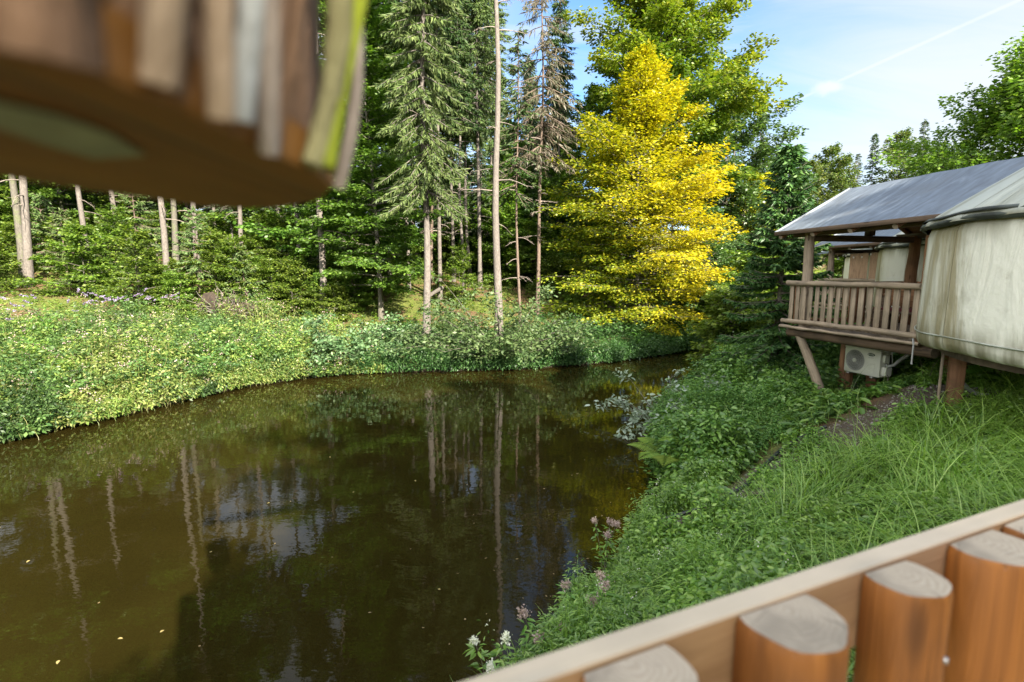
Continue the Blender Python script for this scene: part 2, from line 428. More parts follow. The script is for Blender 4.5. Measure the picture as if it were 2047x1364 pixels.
def weathered_top(m, col):
    """a greyed, worn upper face, as on any rail that lies in the rain"""
    t = NT(m.node_tree); b = t.n['Principled BSDF']; src = b.inputs['Base Color'].links[0].from_socket
    sp = t.new('ShaderNodeSeparateXYZ'); t.l.new(t.new('ShaderNodeNewGeometry').outputs['True Normal'], sp.inputs[0])
    nz = t.noise(t.attr('gc', True), 6, 5)
    grey = t.mix(1.0, t.mix(nz, tuple(x * .75 for x in col), tuple(x * 1.2 for x in col)), t.mix(0.28, (1, 1, 1), t.mix(1.0, src, (2.6, 3.2, 4.0), 'MULTIPLY')), 'MULTIPLY')
    t.l.new(t.mix(t.step(sp.outputs[2], 0.6, 0.8), src, grey), b.inputs['Base Color'])


M_plank = woodmat('rail_plank_wood', (0.24, 0.125, 0.048), (0.40, 0.235, 0.105), (0.48, 0.31, 0.16), scale=0.8, wear=(0.34, 0.20, 0.12), bump=0.45)
weathered_top(M_plank, (0.57, 0.52, 0.425))
M_pot_base = woodmat('planter_base_wood', (0.12, 0.048, 0.005), (0.21, 0.09, 0.009), (0.27, 0.125, 0.018), scale=0.5, rough=0.7)
M_soil = plain('soil', (0.10, 0.075, 0.055), 0.95, var=0.4, sc=6)
M_white_plastic = plain('painted_steel', (0.66, 0.68, 0.60), 0.45, var=0.06, sc=5)
M_grille = plain('grille_plastic', (0.36, 0.37, 0.35), 0.5, var=0.05)
M_dark = plain('dark_plastic', (0.02, 0.022, 0.02), 0.5)
M_badge = plain('badge_green', (0.015, 0.05, 0.035), 0.35)
M_letter = plain('letter_white', (0.8, 0.8, 0.78), 0.5, var=0.02)
M_letter_grey = plain('letter_grey', (0.42, 0.43, 0.40), 0.5, var=0.02)
M_hose = plain('black_hose', (0.015, 0.017, 0.02), 0.4)
M_conduit = plain('grey_conduit', (0.34, 0.35, 0.35), 0.6)
M_pebble = plain('pebbles', (0.19, 0.175, 0.16), 0.9, var=0.5, sc=3)
M_metal = plain('steel', (0.5, 0.5, 0.5), 0.35, 0.9)
M_glass_bulb = plain('bulb_glass', (0.7, 0.7, 0.68), 0.1, var=0.02)
M_reed = woodmat('reed_mat', (0.34, 0.21, 0.13), (0.50, 0.34, 0.22), scale=1.4)


def canvasmat(name, base, streak, zlo, zhi, zs):
    m, t, b = material(name)
    g = t.attr('gc', True)                       # (arc length, height, radial)
    mp = t.new('ShaderNodeMapping'); mp.inputs['Scale'].default_value = (1.25, 0.16, 1); t.l.new(g, mp.inputs[0])
    v1 = t.noise(mp.outputs[0], 1.5, 6, 0.62, 0.5); v2 = t.noise(g, 2.2, 6, 0.6)
    sp = t.new('ShaderNodeSeparateXYZ'); t.l.new(g, sp.inputs[0])
    col = t.mix(t.math('MULTIPLY', t.step(v1, 0.43, 0.62), 0.9), base, streak)
    col = t.mix(t.math('MULTIPLY', t.step(v2, 0.52, 0.72), 0.35), col, tuple(x * 0.62 for x in streak))
    edge = t.math('MAXIMUM', t.math('SUBTRACT', 1.0, t.step(sp.outputs[1], zlo, zlo + zs)), t.step(sp.outputs[1], zhi - zs, zhi))
    col = t.mix(t.math('MULTIPLY', t.math('MULTIPLY', edge, t.step(t.noise(mp.outputs[0], 2.5, 4), 0.30, 0.62)), 0.9), col, (0.13, 0.115, 0.05))
    seam = t.math('SUBTRACT', 1.0, t.step(t.math('ABSOLUTE', t.math('SUBTRACT', t.math('FRACT', t.math('DIVIDE', sp.outputs[0], 1.27)), 0.5)), 0.004, 0.014))
    col = t.mix(t.math('MULTIPLY', seam, 0.45), col, tuple(x * 0.6 for x in streak))
    wr = t.noise(g, 5, 4); fold = t.new('ShaderNodeMapping'); fold.inputs['Scale'].default_value = (2.2, .5, 1); t.l.new(g, fold.inputs[0])
    hgt = t.math('ADD', t.math('MULTIPLY', wr, .4), t.math('ADD', t.noise(fold.outputs[0], 1.6, 3, .5, 1.2), t.math('MULTIPLY', seam, .35)))
    t.set(b.inputs['Base Color'], col); b.inputs['Roughness'].default_value = 0.65
    t.l.new(t.bump(hgt, 0.6, 0.06), b.inputs['Normal'])
    return m


M_canvas = canvasmat('yurt_canvas', (0.78, 0.78, 0.70), (0.33, 0.285, 0.17), 2.95, 4.8, 0.5)
M_canvas_roof = canvasmat('yurt_roof_canvas', (0.42, 0.45, 0.41), (0.26, 0.27, 0.22), 0, 99, 0.05)
M_band = plain('eave_band', (0.055, 0.065, 0.06), 0.8, var=0.5, sc=3)
m, t, b = material('roofing_felt')
g = t.attr('gc', True); mp = t.new('ShaderNodeMapping'); mp.inputs['Scale'].default_value = (3.2, 0.8, 1); mp.inputs['Rotation'].default_value = (0, 0, R_(24)); t.l.new(g, mp.inputs[0])
n1 = t.noise(mp.outputs[0], 2.2, 6, 0.6, 0.8); n2 = t.noise(g, 1.1, 4)
col = t.ramp(n1, [(0.3, (0.09, 0.10, 0.115)), (0.6, (0.155, 0.185, 0.225)), (0.8, (0.29, 0.31, 0.335))])
col = t.mix(t.math('MULTIPLY', t.step(n2, 0.5, 0.65), 0.4), col, (0.13, 0.14, 0.15))
t.set(b.inputs['Base Color'], col); b.inputs['Roughness'].default_value = 0.5; t.l.new(t.bump(n1, 0.25, 0.02), b.inputs['Normal'])
M_felt = m

# ------------------------------------------------------------------ terrain
far_px = [(0, 885), (150, 852), (300, 818), (420, 788), (500, 772), (600, 758), (720, 746), (900, 742), (1050, 738), (1200, 726), (1320, 710), (1368, 700)]
near_px = [(1460, 748), (1400, 785), (1345, 815), (1310, 860), (1310, 940), (1325, 1030), (1275, 1085), (1200, 1190), (1090, 1310)]
FARP = [on(x, y)[:2] for x, y in far_px]
NEARP = [on(x, y)[:2] for x, y in near_px]
SHORE = []; PAR = []     # step, slope, cap distance, slope beyond
for p in FARP: SHORE.append(p); PAR.append((0.32, 0.165, 14, 0.20))
for p in [(11.9, 30), (13.5, 34.5), (15.0, 34.0), (13.0, 29.0), (11.0, 25)]: SHORE.append(np.array(p)); PAR.append((0.4, 0.30, 6, 0.16))
for p in NEARP: SHORE.append(p); PAR.append((0.25, 0.40, 4.4, 0.10))
for p in [(-0.9, 3.4), (-4, 1.8), (-9, 0), (-16, -4), (-24, -6)]: SHORE.append(np.array(p)); PAR.append((0.25, 0.45, 4.6, 0.07))
for p in [(-30, 2), (-25, 8), (-18, 10.6)]: SHORE.append(np.array(p)); PAR.append((0.32, 0.14, 14, 0.25))
SHORE = np.array(SHORE); PAR = np.array(PAR)


def sdf(X, Y):
    """signed distance to the pond (negative in water) and the weighted shore parameters"""
    X, Y = np.asarray(X, float), np.asarray(Y, float); sh = X.shape; P = np.stack((X.ravel(), Y.ravel()), 1)
    best = np.full(len(P), 1e9); ins = np.zeros(len(P), bool); wsum = np.zeros(len(P)); par = np.zeros((len(P), 4)); n = len(SHORE)
    for i in range(n):
        a, b = SHORE[i], SHORE[(i + 1) % n]; ab = b - a
        tt = np.clip(((P - a) @ ab) / (ab @ ab), 0, 1)
        dd = np.linalg.norm(P - (a + tt[:, None] * ab), axis=1); best = np.minimum(best, dd)
        wq = 1 / (dd + 0.3) ** 4; wsum += wq; par += wq[:, None] * (PAR[i] * (1 - tt)[:, None] + PAR[(i + 1) % n] * tt[:, None])
        cond = ((a[1] > P[:, 1]) != (b[1] > P[:, 1])) & (P[:, 0] < (b[0] - a[0]) * (P[:, 1] - a[1]) / (b[1] - a[1] + 1e-12) + a[0])
        ins ^= cond
    return np.where(ins, -best, best).reshape(sh), (par / wsum[:, None]).reshape(*sh, 4)


def height(X, Y):
    X, Y = np.asarray(X, float), np.asarray(Y, float)
    d, p = sdf(X, Y)
    dp = np.maximum(d, 0)
    nz = (np.sin(X * 1.3 + Y * .7) * .5 + np.sin(X * .51 - Y * 1.1 + 2) + np.sin(X * 2.7 + 1) * np.sin(Y * 2.3) * .5) * 0.05
    land = p[..., 0] * np.clip(dp / 0.35, 0, 1) + p[..., 1] * np.minimum(dp, p[..., 2]) + p[..., 3] * np.clip(dp - p[..., 2], 0, 60) + nz * np.clip(dp / 1.0, 0, 1)
    land = land - 0.75 * np.exp(-((X - 7.7) ** 2 + (Y - 11.4) ** 2) / 2.6)
    bed = -0.1 - 0.4 * np.minimum(-d, 2.0)
    return np.where(d > 0, land, bed)


def h1(x, y): return float(height(np.array([x]), np.array([y]))[0])


def ground_at(px, py, tmax=80):
    d = ray(px, py); ts = np.linspace(1.0, tmax, 1200); P = EYE + ts[:, None] * d
    hz = np.maximum(height(P[:, 0], P[:, 1]), 0.0); i = np.argmax(P[:, 2] < hz)
    return np.array((P[i, 0], P[i, 1], hz[i]))


def axis(lo, hi, f0, f1, fine, grow=1.09):
    xs = list(np.arange(f0, f1 + 1e-6, fine)); st = fine
    while xs[-1] < hi: st = min(st * grow, 14); xs.append(xs[-1] + st)
    st = fine
    while xs[0] > lo: st = min(st * grow, 14); xs.insert(0, xs[0] - st)
    return np.array(xs)


gx = axis(-260, 260, -16, 18, 0.30); gy = axis(-120, 330, 0, 34, 0.30)
GX, GY = np.meshgrid(gx, gy); GZ = height(GX, GY)
nx, ny = len(gx), len(gy)
V = np.stack((GX, GY, GZ), -1).reshape(-1, 3)
i, j = np.meshgrid(np.arange(nx - 1), np.arange(ny - 1)); b0 = (j * nx + i).ravel()
path_px = [(1320, 1062), (1420, 1022), (1500, 955), (1570, 905), (1680, 850), (1790, 800), (1900, 755), (2030, 745), (2060, 790), (1930, 822), (1800, 872), (1690, 925), (1560, 985), (1440, 1050), (1360, 1085)]
PATH = np.array([ground_at(*p)[:2] for p in path_px])


def in_poly(X, Y, poly):
    X, Y = np.asarray(X, float), np.asarray(Y, float); ins = np.zeros(X.shape, bool); n = len(poly)
    for k in range(n):
        a, b = poly[k], poly[(k + 1) % n]
        ins ^= ((a[1] > Y) != (b[1] > Y)) & (X < (b[0] - a[0]) * (Y - a[1]) / (b[1] - a[1] + 1e-12) + a[0])
    return ins


def poly_dist(X, Y, poly):
    P = np.stack((np.ravel(X), np.ravel(Y)), 1); best = np.full(len(P), 1e9)
    for k in range(len(poly)):
        a, b = poly[k], poly[(k + 1) % len(poly)]; ab = b - a; tt = np.clip(((P - a) @ ab) / (ab @ ab), 0, 1)
        best = np.minimum(best, np.linalg.norm(P - (a + tt[:, None] * ab), axis=1))
    return best.reshape(np.shape(X))


pd_ = poly_dist(GX, GY, PATH); bare = np.clip(np.where(in_poly(GX, GY, PATH), 1.0, 1 - pd_ / 0.3), 0, 1)
mb = MB(); mb.add(V, np.stack((b0, b0 + 1, b0 + nx + 1, b0 + nx), 1), tint=bare.ravel())
m, t, b = material('forest_ground')
pos = t.new('ShaderNodeNewGeometry').outputs['Position']
n1 = t.noise(pos, 0.7, 4); n2 = t.noise(pos, 9, 6, 0.7); n3 = t.noise(pos, 45, 4)
litter = t.ramp(n2, [(0.25, (0.045, 0.028, 0.014)), (0.5, (0.13, 0.075, 0.032)), (0.72, (0.24, 0.14, 0.06))])
moss = t.ramp(n2, [(0.3, (0.045, 0.065, 0.010)), (0.7, (0.16, 0.18, 0.025))])
c0 = t.mix(t.step(n1, 0.40, 0.55), litter, moss)
soil = t.ramp(n3, [(0.3, (0.04, 0.028, 0.019)), (0.6, (0.10, 0.076, 0.056)), (0.8, (0.19, 0.165, 0.14))])
c0 = t.mix(t.attr('tint'), c0, soil)
zsp = t.new('ShaderNodeSeparateXYZ'); t.l.new(pos, zsp.inputs[0])
c0 = t.mix(t.step(zsp.outputs[2], 0.14, 0.42), (0.022, 0.016, 0.008), c0)
t.set(b.inputs['Base Color'], c0); b.inputs['Roughness'].default_value = 0.95
t.l.new(t.bump(t.math('ADD', n2, t.math('MULTIPLY', n3, .4)), 0.8, 0.08), b.inputs['Normal'])
structure(mb.obj('ground', m))

# ------------------------------------------------------------------ water
mb = MB(); xs = np.linspace(-34, 18, 40); ys = np.linspace(-10, 38, 40); WX, WY = np.meshgrid(xs, ys)
i, j = np.meshgrid(np.arange(39), np.arange(39)); b0 = (j * 40 + i).ravel()
mb.add(np.stack((WX, WY, WX * 0), -1).reshape(-1, 3), np.stack((b0, b0 + 1, b0 + 41, b0 + 40), 1))
m, t, b = material('pond_water')
pos = t.new('ShaderNodeNewGeometry').outputs['Position']
mp = t.new('ShaderNodeMapping'); mp.inputs['Scale'].default_value = (1.0, 1.7, 1); mp.inputs['Rotation'].default_value = (0, 0, R_(12)); t.l.new(pos, mp.inputs[0])
r1 = t.noise(mp.outputs[0], 2.4, 3, 0.5); r2 = t.noise(mp.outputs[0], 9.0, 2, 0.5)
breeze = t.step(t.noise(pos, 0.28, 2), 0.42, 0.62)
hgt = t.math('ADD', t.math('MULTIPLY', r1, 0.55), t.math('MULTIPLY', t.math('MULTIPLY', r2, breeze), 0.16))
rc = on(965, 1305)
rd = t.vmath('DISTANCE', pos, tuple(rc))
ring = t.math('MULTIPLY', t.math('SINE', t.math('MULTIPLY', rd, 62.0)), t.math('MULTIPLY', t.math('SUBTRACT', 1.0, t.step(rd, 0.25, 0.60)), 0.03))
hgt = t.math('ADD', hgt, ring)
silt = t.noise(pos, 0.35, 3)
t.set(b.inputs['Base Color'], t.mix(silt, (0.008, 0.0062, 0.0012), (0.024, 0.0185, 0.004)))
b.inputs['Roughness'].default_value = 0.012; b.inputs['IOR'].default_value = 1.333
t.l.new(t.bump(hgt, 0.075, 0.05), b.inputs['Normal'])
structure(mb.obj('water', m))


# ------------------------------------------------------------------ plant generators
def rnd(n, a=0.0, b=1.0): return a + (b - a) * rng.random(n)


def rdir(n, zlo=-1.0, zhi=1.0):
    z = rnd(n, zlo, zhi); a = rnd(n, 0, 2 * math.pi); r = np.sqrt(np.maximum(0, 1 - z * z))
    return np.stack((np.cos(a) * r, np.sin(a) * r, z), 1)


def spruce(H, cb, R, tr, droop=0.25, dens=1.0, tw=0.30, wid=0.075, wh=0.45, per=5.5, dead=0.0, dead_lo=0.15, sparse=0.0, nside=9, power=0.8, hang=0.55, mi_dead=None):
    """trunk (with limbs and dead branches) and crown of a spruce standing at the origin"""
    T, C = MB(), MB()
    k = 14; zs = np.linspace(-0.3, H * 0.985, k); bx, by = rnd(1, -1, 1)[0] * .016 * H, rnd(1, -1, 1)[0] * .016 * H; b2 = rnd(1, .1, .16)[0]
    cx = lambda z: bx * np.sin(z / H * 3.0) + b2 * np.sin(z * .55 + bx * 40) * .6; cyy = lambda z: by * np.sin(z / H * 2.3)
    rad = tr * (1 - zs / H * 0.93); rad[0] *= 1.35; rad[1] *= 1.02
    T.tube(np.stack((cx(zs), cyy(zs), zs), 1), np.maximum(rad, 0.012), nside, False, wob=0.05)
    h = cb * H
    while h < H * 0.985:
        f = (H - h) / (H * (1 - cb)); base = R * min(1, f) ** power
        nb = max(3, int(round(per + rnd(1, -1, 1)[0])))
        for q in range(nb):
            if rng.random() < sparse: continue
            az = rnd(1, 0, 6.283)[0]; L = base * rnd(1, .65, 1.12)[0] + 0.18; hh = h + rnd(1, -.2, .2)[0] * wh
            e0 = 0.55 - 0.75 * min(1, f * 1.2) + rnd(1, -.1, .1)[0]
            n = max(4, int(L / 0.5) + 2); s = np.linspace(0, 1, n)
            rr = s * L; zz_ = hh + e0 * rr - droop * L * s ** 1.5 + 0.16 * L * s ** 4
            hx, hy = math.cos(az), math.sin(az)
            P = np.stack((cx(hh) + hx * rr, cyy(hh) + hy * rr, zz_), 1)
            T.tube(P, np.linspace(0.014 + 0.011 * L, 0.006, n), 4, False)
            m = max(3, int(L / 0.105 * dens)); ss = np.sort(rnd(m, .10, 1.0)); px = np.interp(ss, s, P[:, 0]); py = np.interp(ss, s, P[:, 1]); pz = np.interp(ss, s, P[:, 2])
            pp = np.stack((px, py, pz), 1)
            for side in (-1, 1):
                ln = tw * (0.55 + 0.9 * (1 - ss)) * rnd(m, .6, 1.3)
                fw = rnd(m, .25, .8); sd = rnd(m, .35, 1.0) * side; dn = -hang * rnd(m, .2, 1.6)
                D = np.stack((hx * fw - hy * sd, hy * fw + hx * sd, dn), 1)
                C.leaves(pp, D, rdir(m), ln, wid * rnd(m, .7, 1.3), rnd(m) * 0 + f)
            mm = max(2, m // 2); ss = rnd(mm, .3, .97); pp = np.stack([np.interp(ss, s, P[:, c]) for c in range(3)], 1)
            D = np.stack((hx + rnd(mm, -.3, .3), hy + rnd(mm, -.3, .3), rnd(mm, -.9, .1)), 1)
            C.leaves(pp, D, rdir(mm), tw * rnd(mm, .7, 1.3), wid * 1.1, f)
        h += wh * (0.55 + 0.6 * min(1, f)) * rnd(1, .8, 1.2)[0]
    m = 14; C.leaves(np.stack((np.full(m, cx(H)), np.full(m, cyy(H)), H * rnd(m, .955, .99)), 1), rdir(m, .2, .9), rdir(m), tw * .8, wid)
    nd = int(dead)
    for q in range(nd):
        hh = H * rnd(1, dead_lo, cb + .12)[0]; az = rnd(1, 0, 6.283)[0]; L = rnd(1, .35, 2.0)[0] * R / 2.6; n = 6; s = np.linspace(0, 1, n)
        dr = rnd(1, .0, .55)[0]; kz = rnd(n, -.04, .04) * L; kk = rnd(n, -.05, .05) * L
        P = np.stack((cx(hh) + np.cos(az) * s * L - np.sin(az) * kk * s, cyy(hh) + np.sin(az) * s * L + np.cos(az) * kk * s, hh + .12 * s * L - dr * L * s ** 2 + kz * s), 1)
        T.tube(P, np.linspace(.020 + .006 * L, .005, n), 4, False, mi=1)
        for c in range(int(3 + L * 2)):
            u = rnd(1, .3, .95)[0]; p0 = np.array([np.interp(u, s, P[:, k_]) for k_ in range(3)]); a2 = az + random.choice((-1, 1)) * rnd(1, .4, 1.1)[0]; l2 = L * .3 * (1.2 - u)
            T.tube([p0, p0 + np.array((math.cos(a2) * l2 * .5, math.sin(a2) * l2 * .5, rnd(1, -.1, .05)[0])), p0 + np.array((math.cos(a2) * l2, math.sin(a2) * l2, -.25 * l2))], [.008, .006, .003], 3, False, mi=1)
    return T, C


def broadleaf(H, cb, R, nprim, nsec, lpm, L, prof, tr=0.2, e0=0.05, e1=0.9, flat=0.09, spread=0.26, tint=None, lean=(0, 0), droop=0.10, Wr=0.62, njit=0.55, nside=8, sag=0.25, first=0.0):
    """trunk with limbs, and a crown of leaf sprays carried by the side twigs"""
    T, C = MB(), MB()
    k = 12; zs = np.linspace(-0.3, H * 0.97, k); a0 = rnd(4, -1, 1) * .02 * H
    cx = lambda z: lean[0] * z + a0[0] * np.sin(z / H * 4) + a0[1] * np.sin(z / H * 9) * .3
    cyy = lambda z: lean[1] * z + a0[2] * np.sin(z / H * 3.4) + a0[3] * np.sin(z / H * 8) * .3
    rad = np.maximum(tr * (1 - (np.maximum(zs, 0) / H) ** .8 * 0.97), 0.012); rad[0] *= 1.4
    T.tube(np.stack((cx(zs), cyy(zs), zs), 1), rad, nside, False, wob=0.06)
    for q in range(nprim):
        tt = (q + rnd(1, .2, .8)[0]) / nprim; h = H * (cb + (0.985 - cb) * tt); az = q * 2.39996 + rnd(1, -.5, .5)[0]
        Lb = max(0.3, R * prof(tt) * rnd(1, .45, 1.25)[0]); el = e0 + (e1 - e0) * tt ** 1.3 + rnd(1, -.15, .15)[0]
        hs = max(first, h - Lb * math.sin(max(0, el)) * 0.6)
        n = 6; s = np.linspace(0, 1, n); hx, hy = math.cos(az), math.sin(az); ce, se = math.cos(el), math.sin(el)
        wv = rnd(n, -.05, .05) * Lb * s
        P = np.stack((cx(hs) + hx * ce * Lb * s - hy * wv, cyy(hs) + hy * ce * Lb * s + hx * wv, hs + se * Lb * s - droop * Lb * s ** 2 * (1 - tt)), 1)
        T.tube(P, np.linspace(min(.012 + .014 * Lb, tr * .5), .008, n), 5, False)
        for j in range(nsec):
            u = 1.0 if j == 0 else rnd(1, .22, .98)[0]; p0 = np.array([np.interp(u, s, P[:, c]) for c in range(3)])
            a2 = az + (rnd(1, -.3, .3)[0] if j == 0 else random.choice((-1, 1)) * rnd(1, .45, 1.25)[0]); l2 = Lb * .45 * (1.15 - .7 * u) + .25
            e2 = el * .5 + rnd(1, -.2, .22)[0]; d2 = np.array((math.cos(a2) * math.cos(e2), math.sin(a2) * math.cos(e2), math.sin(e2)))
            p1 = p0 + d2 * l2 * .5; p2 = p0 + d2 * l2 - np.array((0, 0, sag * .4 * l2)); p2[2] = max(p2[2], .12)
            T.tube([p0, p1, p2], [.010 + .004 * l2, .007, .003], 3, False)
            m = max(4, int(lpm * (l2 + .3))); v = rnd(m, -.1, 1.08); vv = np.clip(v, 0, 1)[:, None]
            c0 = (1 - vv) ** 2 * p0 + 2 * vv * (1 - vv) * p1 + vv ** 2 * p2
            lat = rng.normal(0, spread * (.5 + l2 * .35), m) * (1.15 - .6 * vv[:, 0]); fwd = rng.normal(0, .08, m)
            side = np.array((-math.sin(a2), math.cos(a2), 0.0))
            P2 = c0 + lat[:, None] * side + fwd[:, None] * d2; P2[:, 2] += rng.normal(0, flat, m) - sag * np.abs(lat) * .5
            P2[:, 2] = np.maximum(P2[:, 2], .05)
            D = d2 * rnd(m, .2, 1)[:, None] + side * (np.sign(lat) * rnd(m, .2, 1))[:, None] + np.stack((np.zeros(m), np.zeros(m), rnd(m, -.55, .1)), 1)
            N = np.array((0, 0, 1.0)) + rng.normal(0, njit, (m, 3))
            tn = 0.0 if tint is None else tint(P2, u)
            ls = L * rnd(m, .65, 1.25); C.leaves(P2, D, N, ls, ls * Wr, tn)
    return T, C


def tree(name, label, cat, TC, mt, mc, group=None):
    o = thing(name, label, cat, group=group)
    TC[0].obj('trunk', mt, o); TC[1].obj('crown', mc, o)
    return o


def bush(name, label, TC, mt, mc, group=None, cat='bush'):
    o = thing(name, label, cat, group=group)
    TC[0].obj('stems', mt, o); TC[1].obj('foliage', mc, o)
    return o


def shrub(H, R, nst, nsec, lpm, L, Wr=0.5, spread=.2, up=1.1, low=.05, njit=.7, hexa=False):
    """many stems from one foot, leaves on their side twigs"""
    T, C = MB(), MB()
    for q in range(nst):
        az = q * 2.39996 + rnd(1, -.4, .4)[0]; f = math.sqrt((q + .5) / nst); el = up - (up - .25) * f + rnd(1, -.12, .12)[0]
        Lb = (H * (1 - f) + math.hypot(R, H * .45) * f) * rnd(1, .75, 1.1)[0]
        n = 6; s = np.linspace(0, 1, n); hx, hy = math.cos(az), math.sin(az)
        P = np.stack((hx * (.06 * R + Lb * math.cos(el) * s ** 1.1), hy * (.06 * R + Lb * math.cos(el) * s ** 1.1), -.1 + Lb * math.sin(el) * s - .18 * f * Lb * s ** 2.5), 1)
        P[:, 2] = np.maximum(P[:, 2], -.1); T.tube(P, np.linspace(.008 + .006 * Lb, .004, n), 4, False)
        for j in range(nsec):
            u = 1.0 if j == 0 else rnd(1, .15, 1)[0]; p0 = np.array([np.interp(u, s, P[:, c]) for c in range(3)])
            a2 = az + rnd(1, -1.4, 1.4)[0]; l2 = Lb * .28 * (1.2 - .6 * u) + .1; e2 = rnd(1, -.2, .7)[0]
            d2 = np.array((math.cos(a2) * math.cos(e2), math.sin(a2) * math.cos(e2), math.sin(e2))); p2 = p0 + d2 * l2
            T.tube([p0, (p0 + p2) / 2, p2], [.006, .004, .002], 3, False)
            m = max(4, int(lpm * (l2 + .15))); v = rnd(m, 0, 1.05)[:, None]
            P2 = p0 + (p2 - p0) * v + rng.normal(0, spread * (.4 + l2 * .3), (m, 3)) * np.array((1, 1, .7)); P2[:, 2] = np.maximum(P2[:, 2], low)
            D = d2 * rnd(m, 0, 1)[:, None] + rdir(m, -.8, .5); N = np.array((0, 0, 1.0)) + rng.normal(0, njit, (m, 3))
            ls = L * rnd(m, .6, 1.25); C.leaves(P2, D, N, ls, ls * Wr, 0, 0, hexa)
    return T, C


def gpos(px, Y, py=548):
    """a stand at depth Y seen at column px, on the ground"""
    x = (px - 1023.5) / FPX * Y * 1.0
    return np.array((x, Y, h1(x, Y)))



# ------------------------------------------------------------------ the yurt huts on the bank
C1 = np.array((9.11, 6.23)); RY = 3.27
F_ = np.array((6.20, 11.5)); E1 = np.array((0.224, -0.975)); E1 /= np.linalg.norm(E1); E2 = np.array((0.975, 0.224)); E2 /= np.linalg.norm(E2)
DECK, ZT = 2.84, 4.72


def hp(a, b_, z):
    """veranda coordinates: a along the pond-side rail towards the yurt, b into the bank; relative to the yurt's centre"""
    p = F_ + E1 * a + E2 * b_ - C1
    return np.array((p[0], p[1], z))


def make_yurt(name, label, group):
    o = thing(name, label, 'yurt', (C1[0], C1[1], 0), group=group)
    n = 96; ang = np.arange(n) * 2 * math.pi / n
    zs = [2.93, 2.97, 3.06, 3.3, 3.7, 4.05, 4.35, 4.56, 4.68, 4.77, 4.83]; rs = [3.20, 3.255, 3.275, 3.275, 3.265, 3.26, 3.25, 3.245, 3.21, 3.15, 3.02]
    mb = MB(); vs = []; gs = []
    rip = 0.010 * np.sin(ang * 7) + 0.005 * np.sin(ang * 19 + 1)
    for k, (z, r) in enumerate(zip(zs, rs)):
        rr = r + rip * (0.3 + math.sin(k / 10 * 3.0) * .7)
        sag = 0.02 * np.sin(ang * 9) if k < 3 else 0
        vs.append(np.stack((np.cos(ang) * rr, np.sin(ang) * rr, np.full(n, z) + sag), 1)); gs.append(np.stack((ang * 3.27, np.full(n, z), np.full(n, 0.3)), 1))
    i = np.arange(n); j2 = (i + 1) % n
    mb.add(np.concatenate(vs), np.concatenate([np.stack((k * n + i, k * n + j2, (k + 1) * n + j2, (k + 1) * n + i), 1) for k in range(len(zs) - 1)]), np.concatenate(gs))
    mb.obj('canvas_wall', M_canvas, o)
    mb = MB(); vs = []; gs = []; slope = 0.72
    prof = [(3.33, 4.69), (3.31, 4.75), (3.18, 4.86), (2.9, 5.06), (2.3, 5.47), (1.6, 5.92), (0.9, 6.36), (0.62, 6.50), (0.6, 6.62), (0.3, 6.80), (0.01, 6.86)]
    for k, (r, z) in enumerate(prof):
        rr = r * (1 + 0.006 * np.sin(ang * 24)); vs.append(np.stack((np.cos(ang) * rr, np.sin(ang) * rr, np.full(n, z)), 1)); gs.append(np.stack((ang * 3.2, np.full(n, (3.34 - r) * 1.25), np.full(n, 5.0)), 1))
    mb.add(np.concatenate(vs), np.concatenate([np.stack((k * n + i, k * n + j2, (k + 1) * n + j2, (k + 1) * n + i), 1) for k in range(len(prof) - 1)]), np.concatenate(gs))
    mb.obj('canvas_roof', M_canvas_roof, o)
    mb = MB(); vs = []
    for prof2 in ([(3.268, 4.655), (3.285, 4.655), (3.338, 4.692), (3.338, 4.712), (3.315, 4.735)], [(3.30, 4.776), (3.325, 4.768), (3.262, 4.815), (3.235, 4.812)]):
        vs = []
        for r, z in prof2:
            rr = r + 0.005 * np.sin(ang * 23); vs.append(np.stack((np.cos(ang) * rr, np.sin(ang) * rr, np.full(n, z) + 0.014 * np.sin(ang * 13)), 1))
        k_ = len(prof2) - 1
        mb.add(np.concatenate(vs), np.concatenate([np.stack((k * n + i, k * n + j2, (k + 1) * n + j2, (k + 1) * n + i), 1) for k in range(k_)]))
    mb.obj('eave_band', M_band, o)
    mb = MB(); a = np.linspace(0, 2 * math.pi, 97)
    mb.tube(np.stack((np.cos(a) * 3.285, np.sin(a) * 3.285, 3.14 + .012 * np.sin(a * 9)), 1), 0.012, 5, False); mb.obj('hem_rope', M_canvas_roof, o)
    mb = MB(); r = 2.95
    vs = np.concatenate([np.stack((np.cos(ang) * r, np.sin(ang) * r, np.full(n, z)), 1) for z in (2.80, 2.945)]); vs = np.vstack((vs, [[0, 0, 2.80]], [[0, 0, 2.945]]))
    q = np.concatenate((np.stack((i, j2, n + j2, n + i), 1), np.stack((j2, i, np.full(n, 2 * n), np.full(n, -1)), 1), np.stack((n + i, n + j2, np.full(n, 2 * n + 1), np.full(n, -1)), 1)))
    mb.add(vs, q); mb.obj('floor_base', M_soil, o, smooth=False)
    for k in range(7):
        aa = 2.50 + k * 2 * math.pi / 7; r = 2.72
        mb = MB(); x, y = math.cos(aa) * r, math.sin(aa) * r
        mb.beam((x, y, 0.9), (x, y, 2.805), 0.24, 0.20, (math.cos(aa), math.sin(aa), 0), .01); mb.obj('support_post', M_brown_wood, o)
        mb = MB(); x, y = math.cos(aa + .06) * (r + .20), math.sin(aa + .06) * (r + .20)
        mb.beam((x, y, 0.9), (x, y, 2.80), 0.09, 0.035, (math.cos(aa), math.sin(aa), 0), .004); mb.obj('support_board', M_grey_wood, o)
    return o


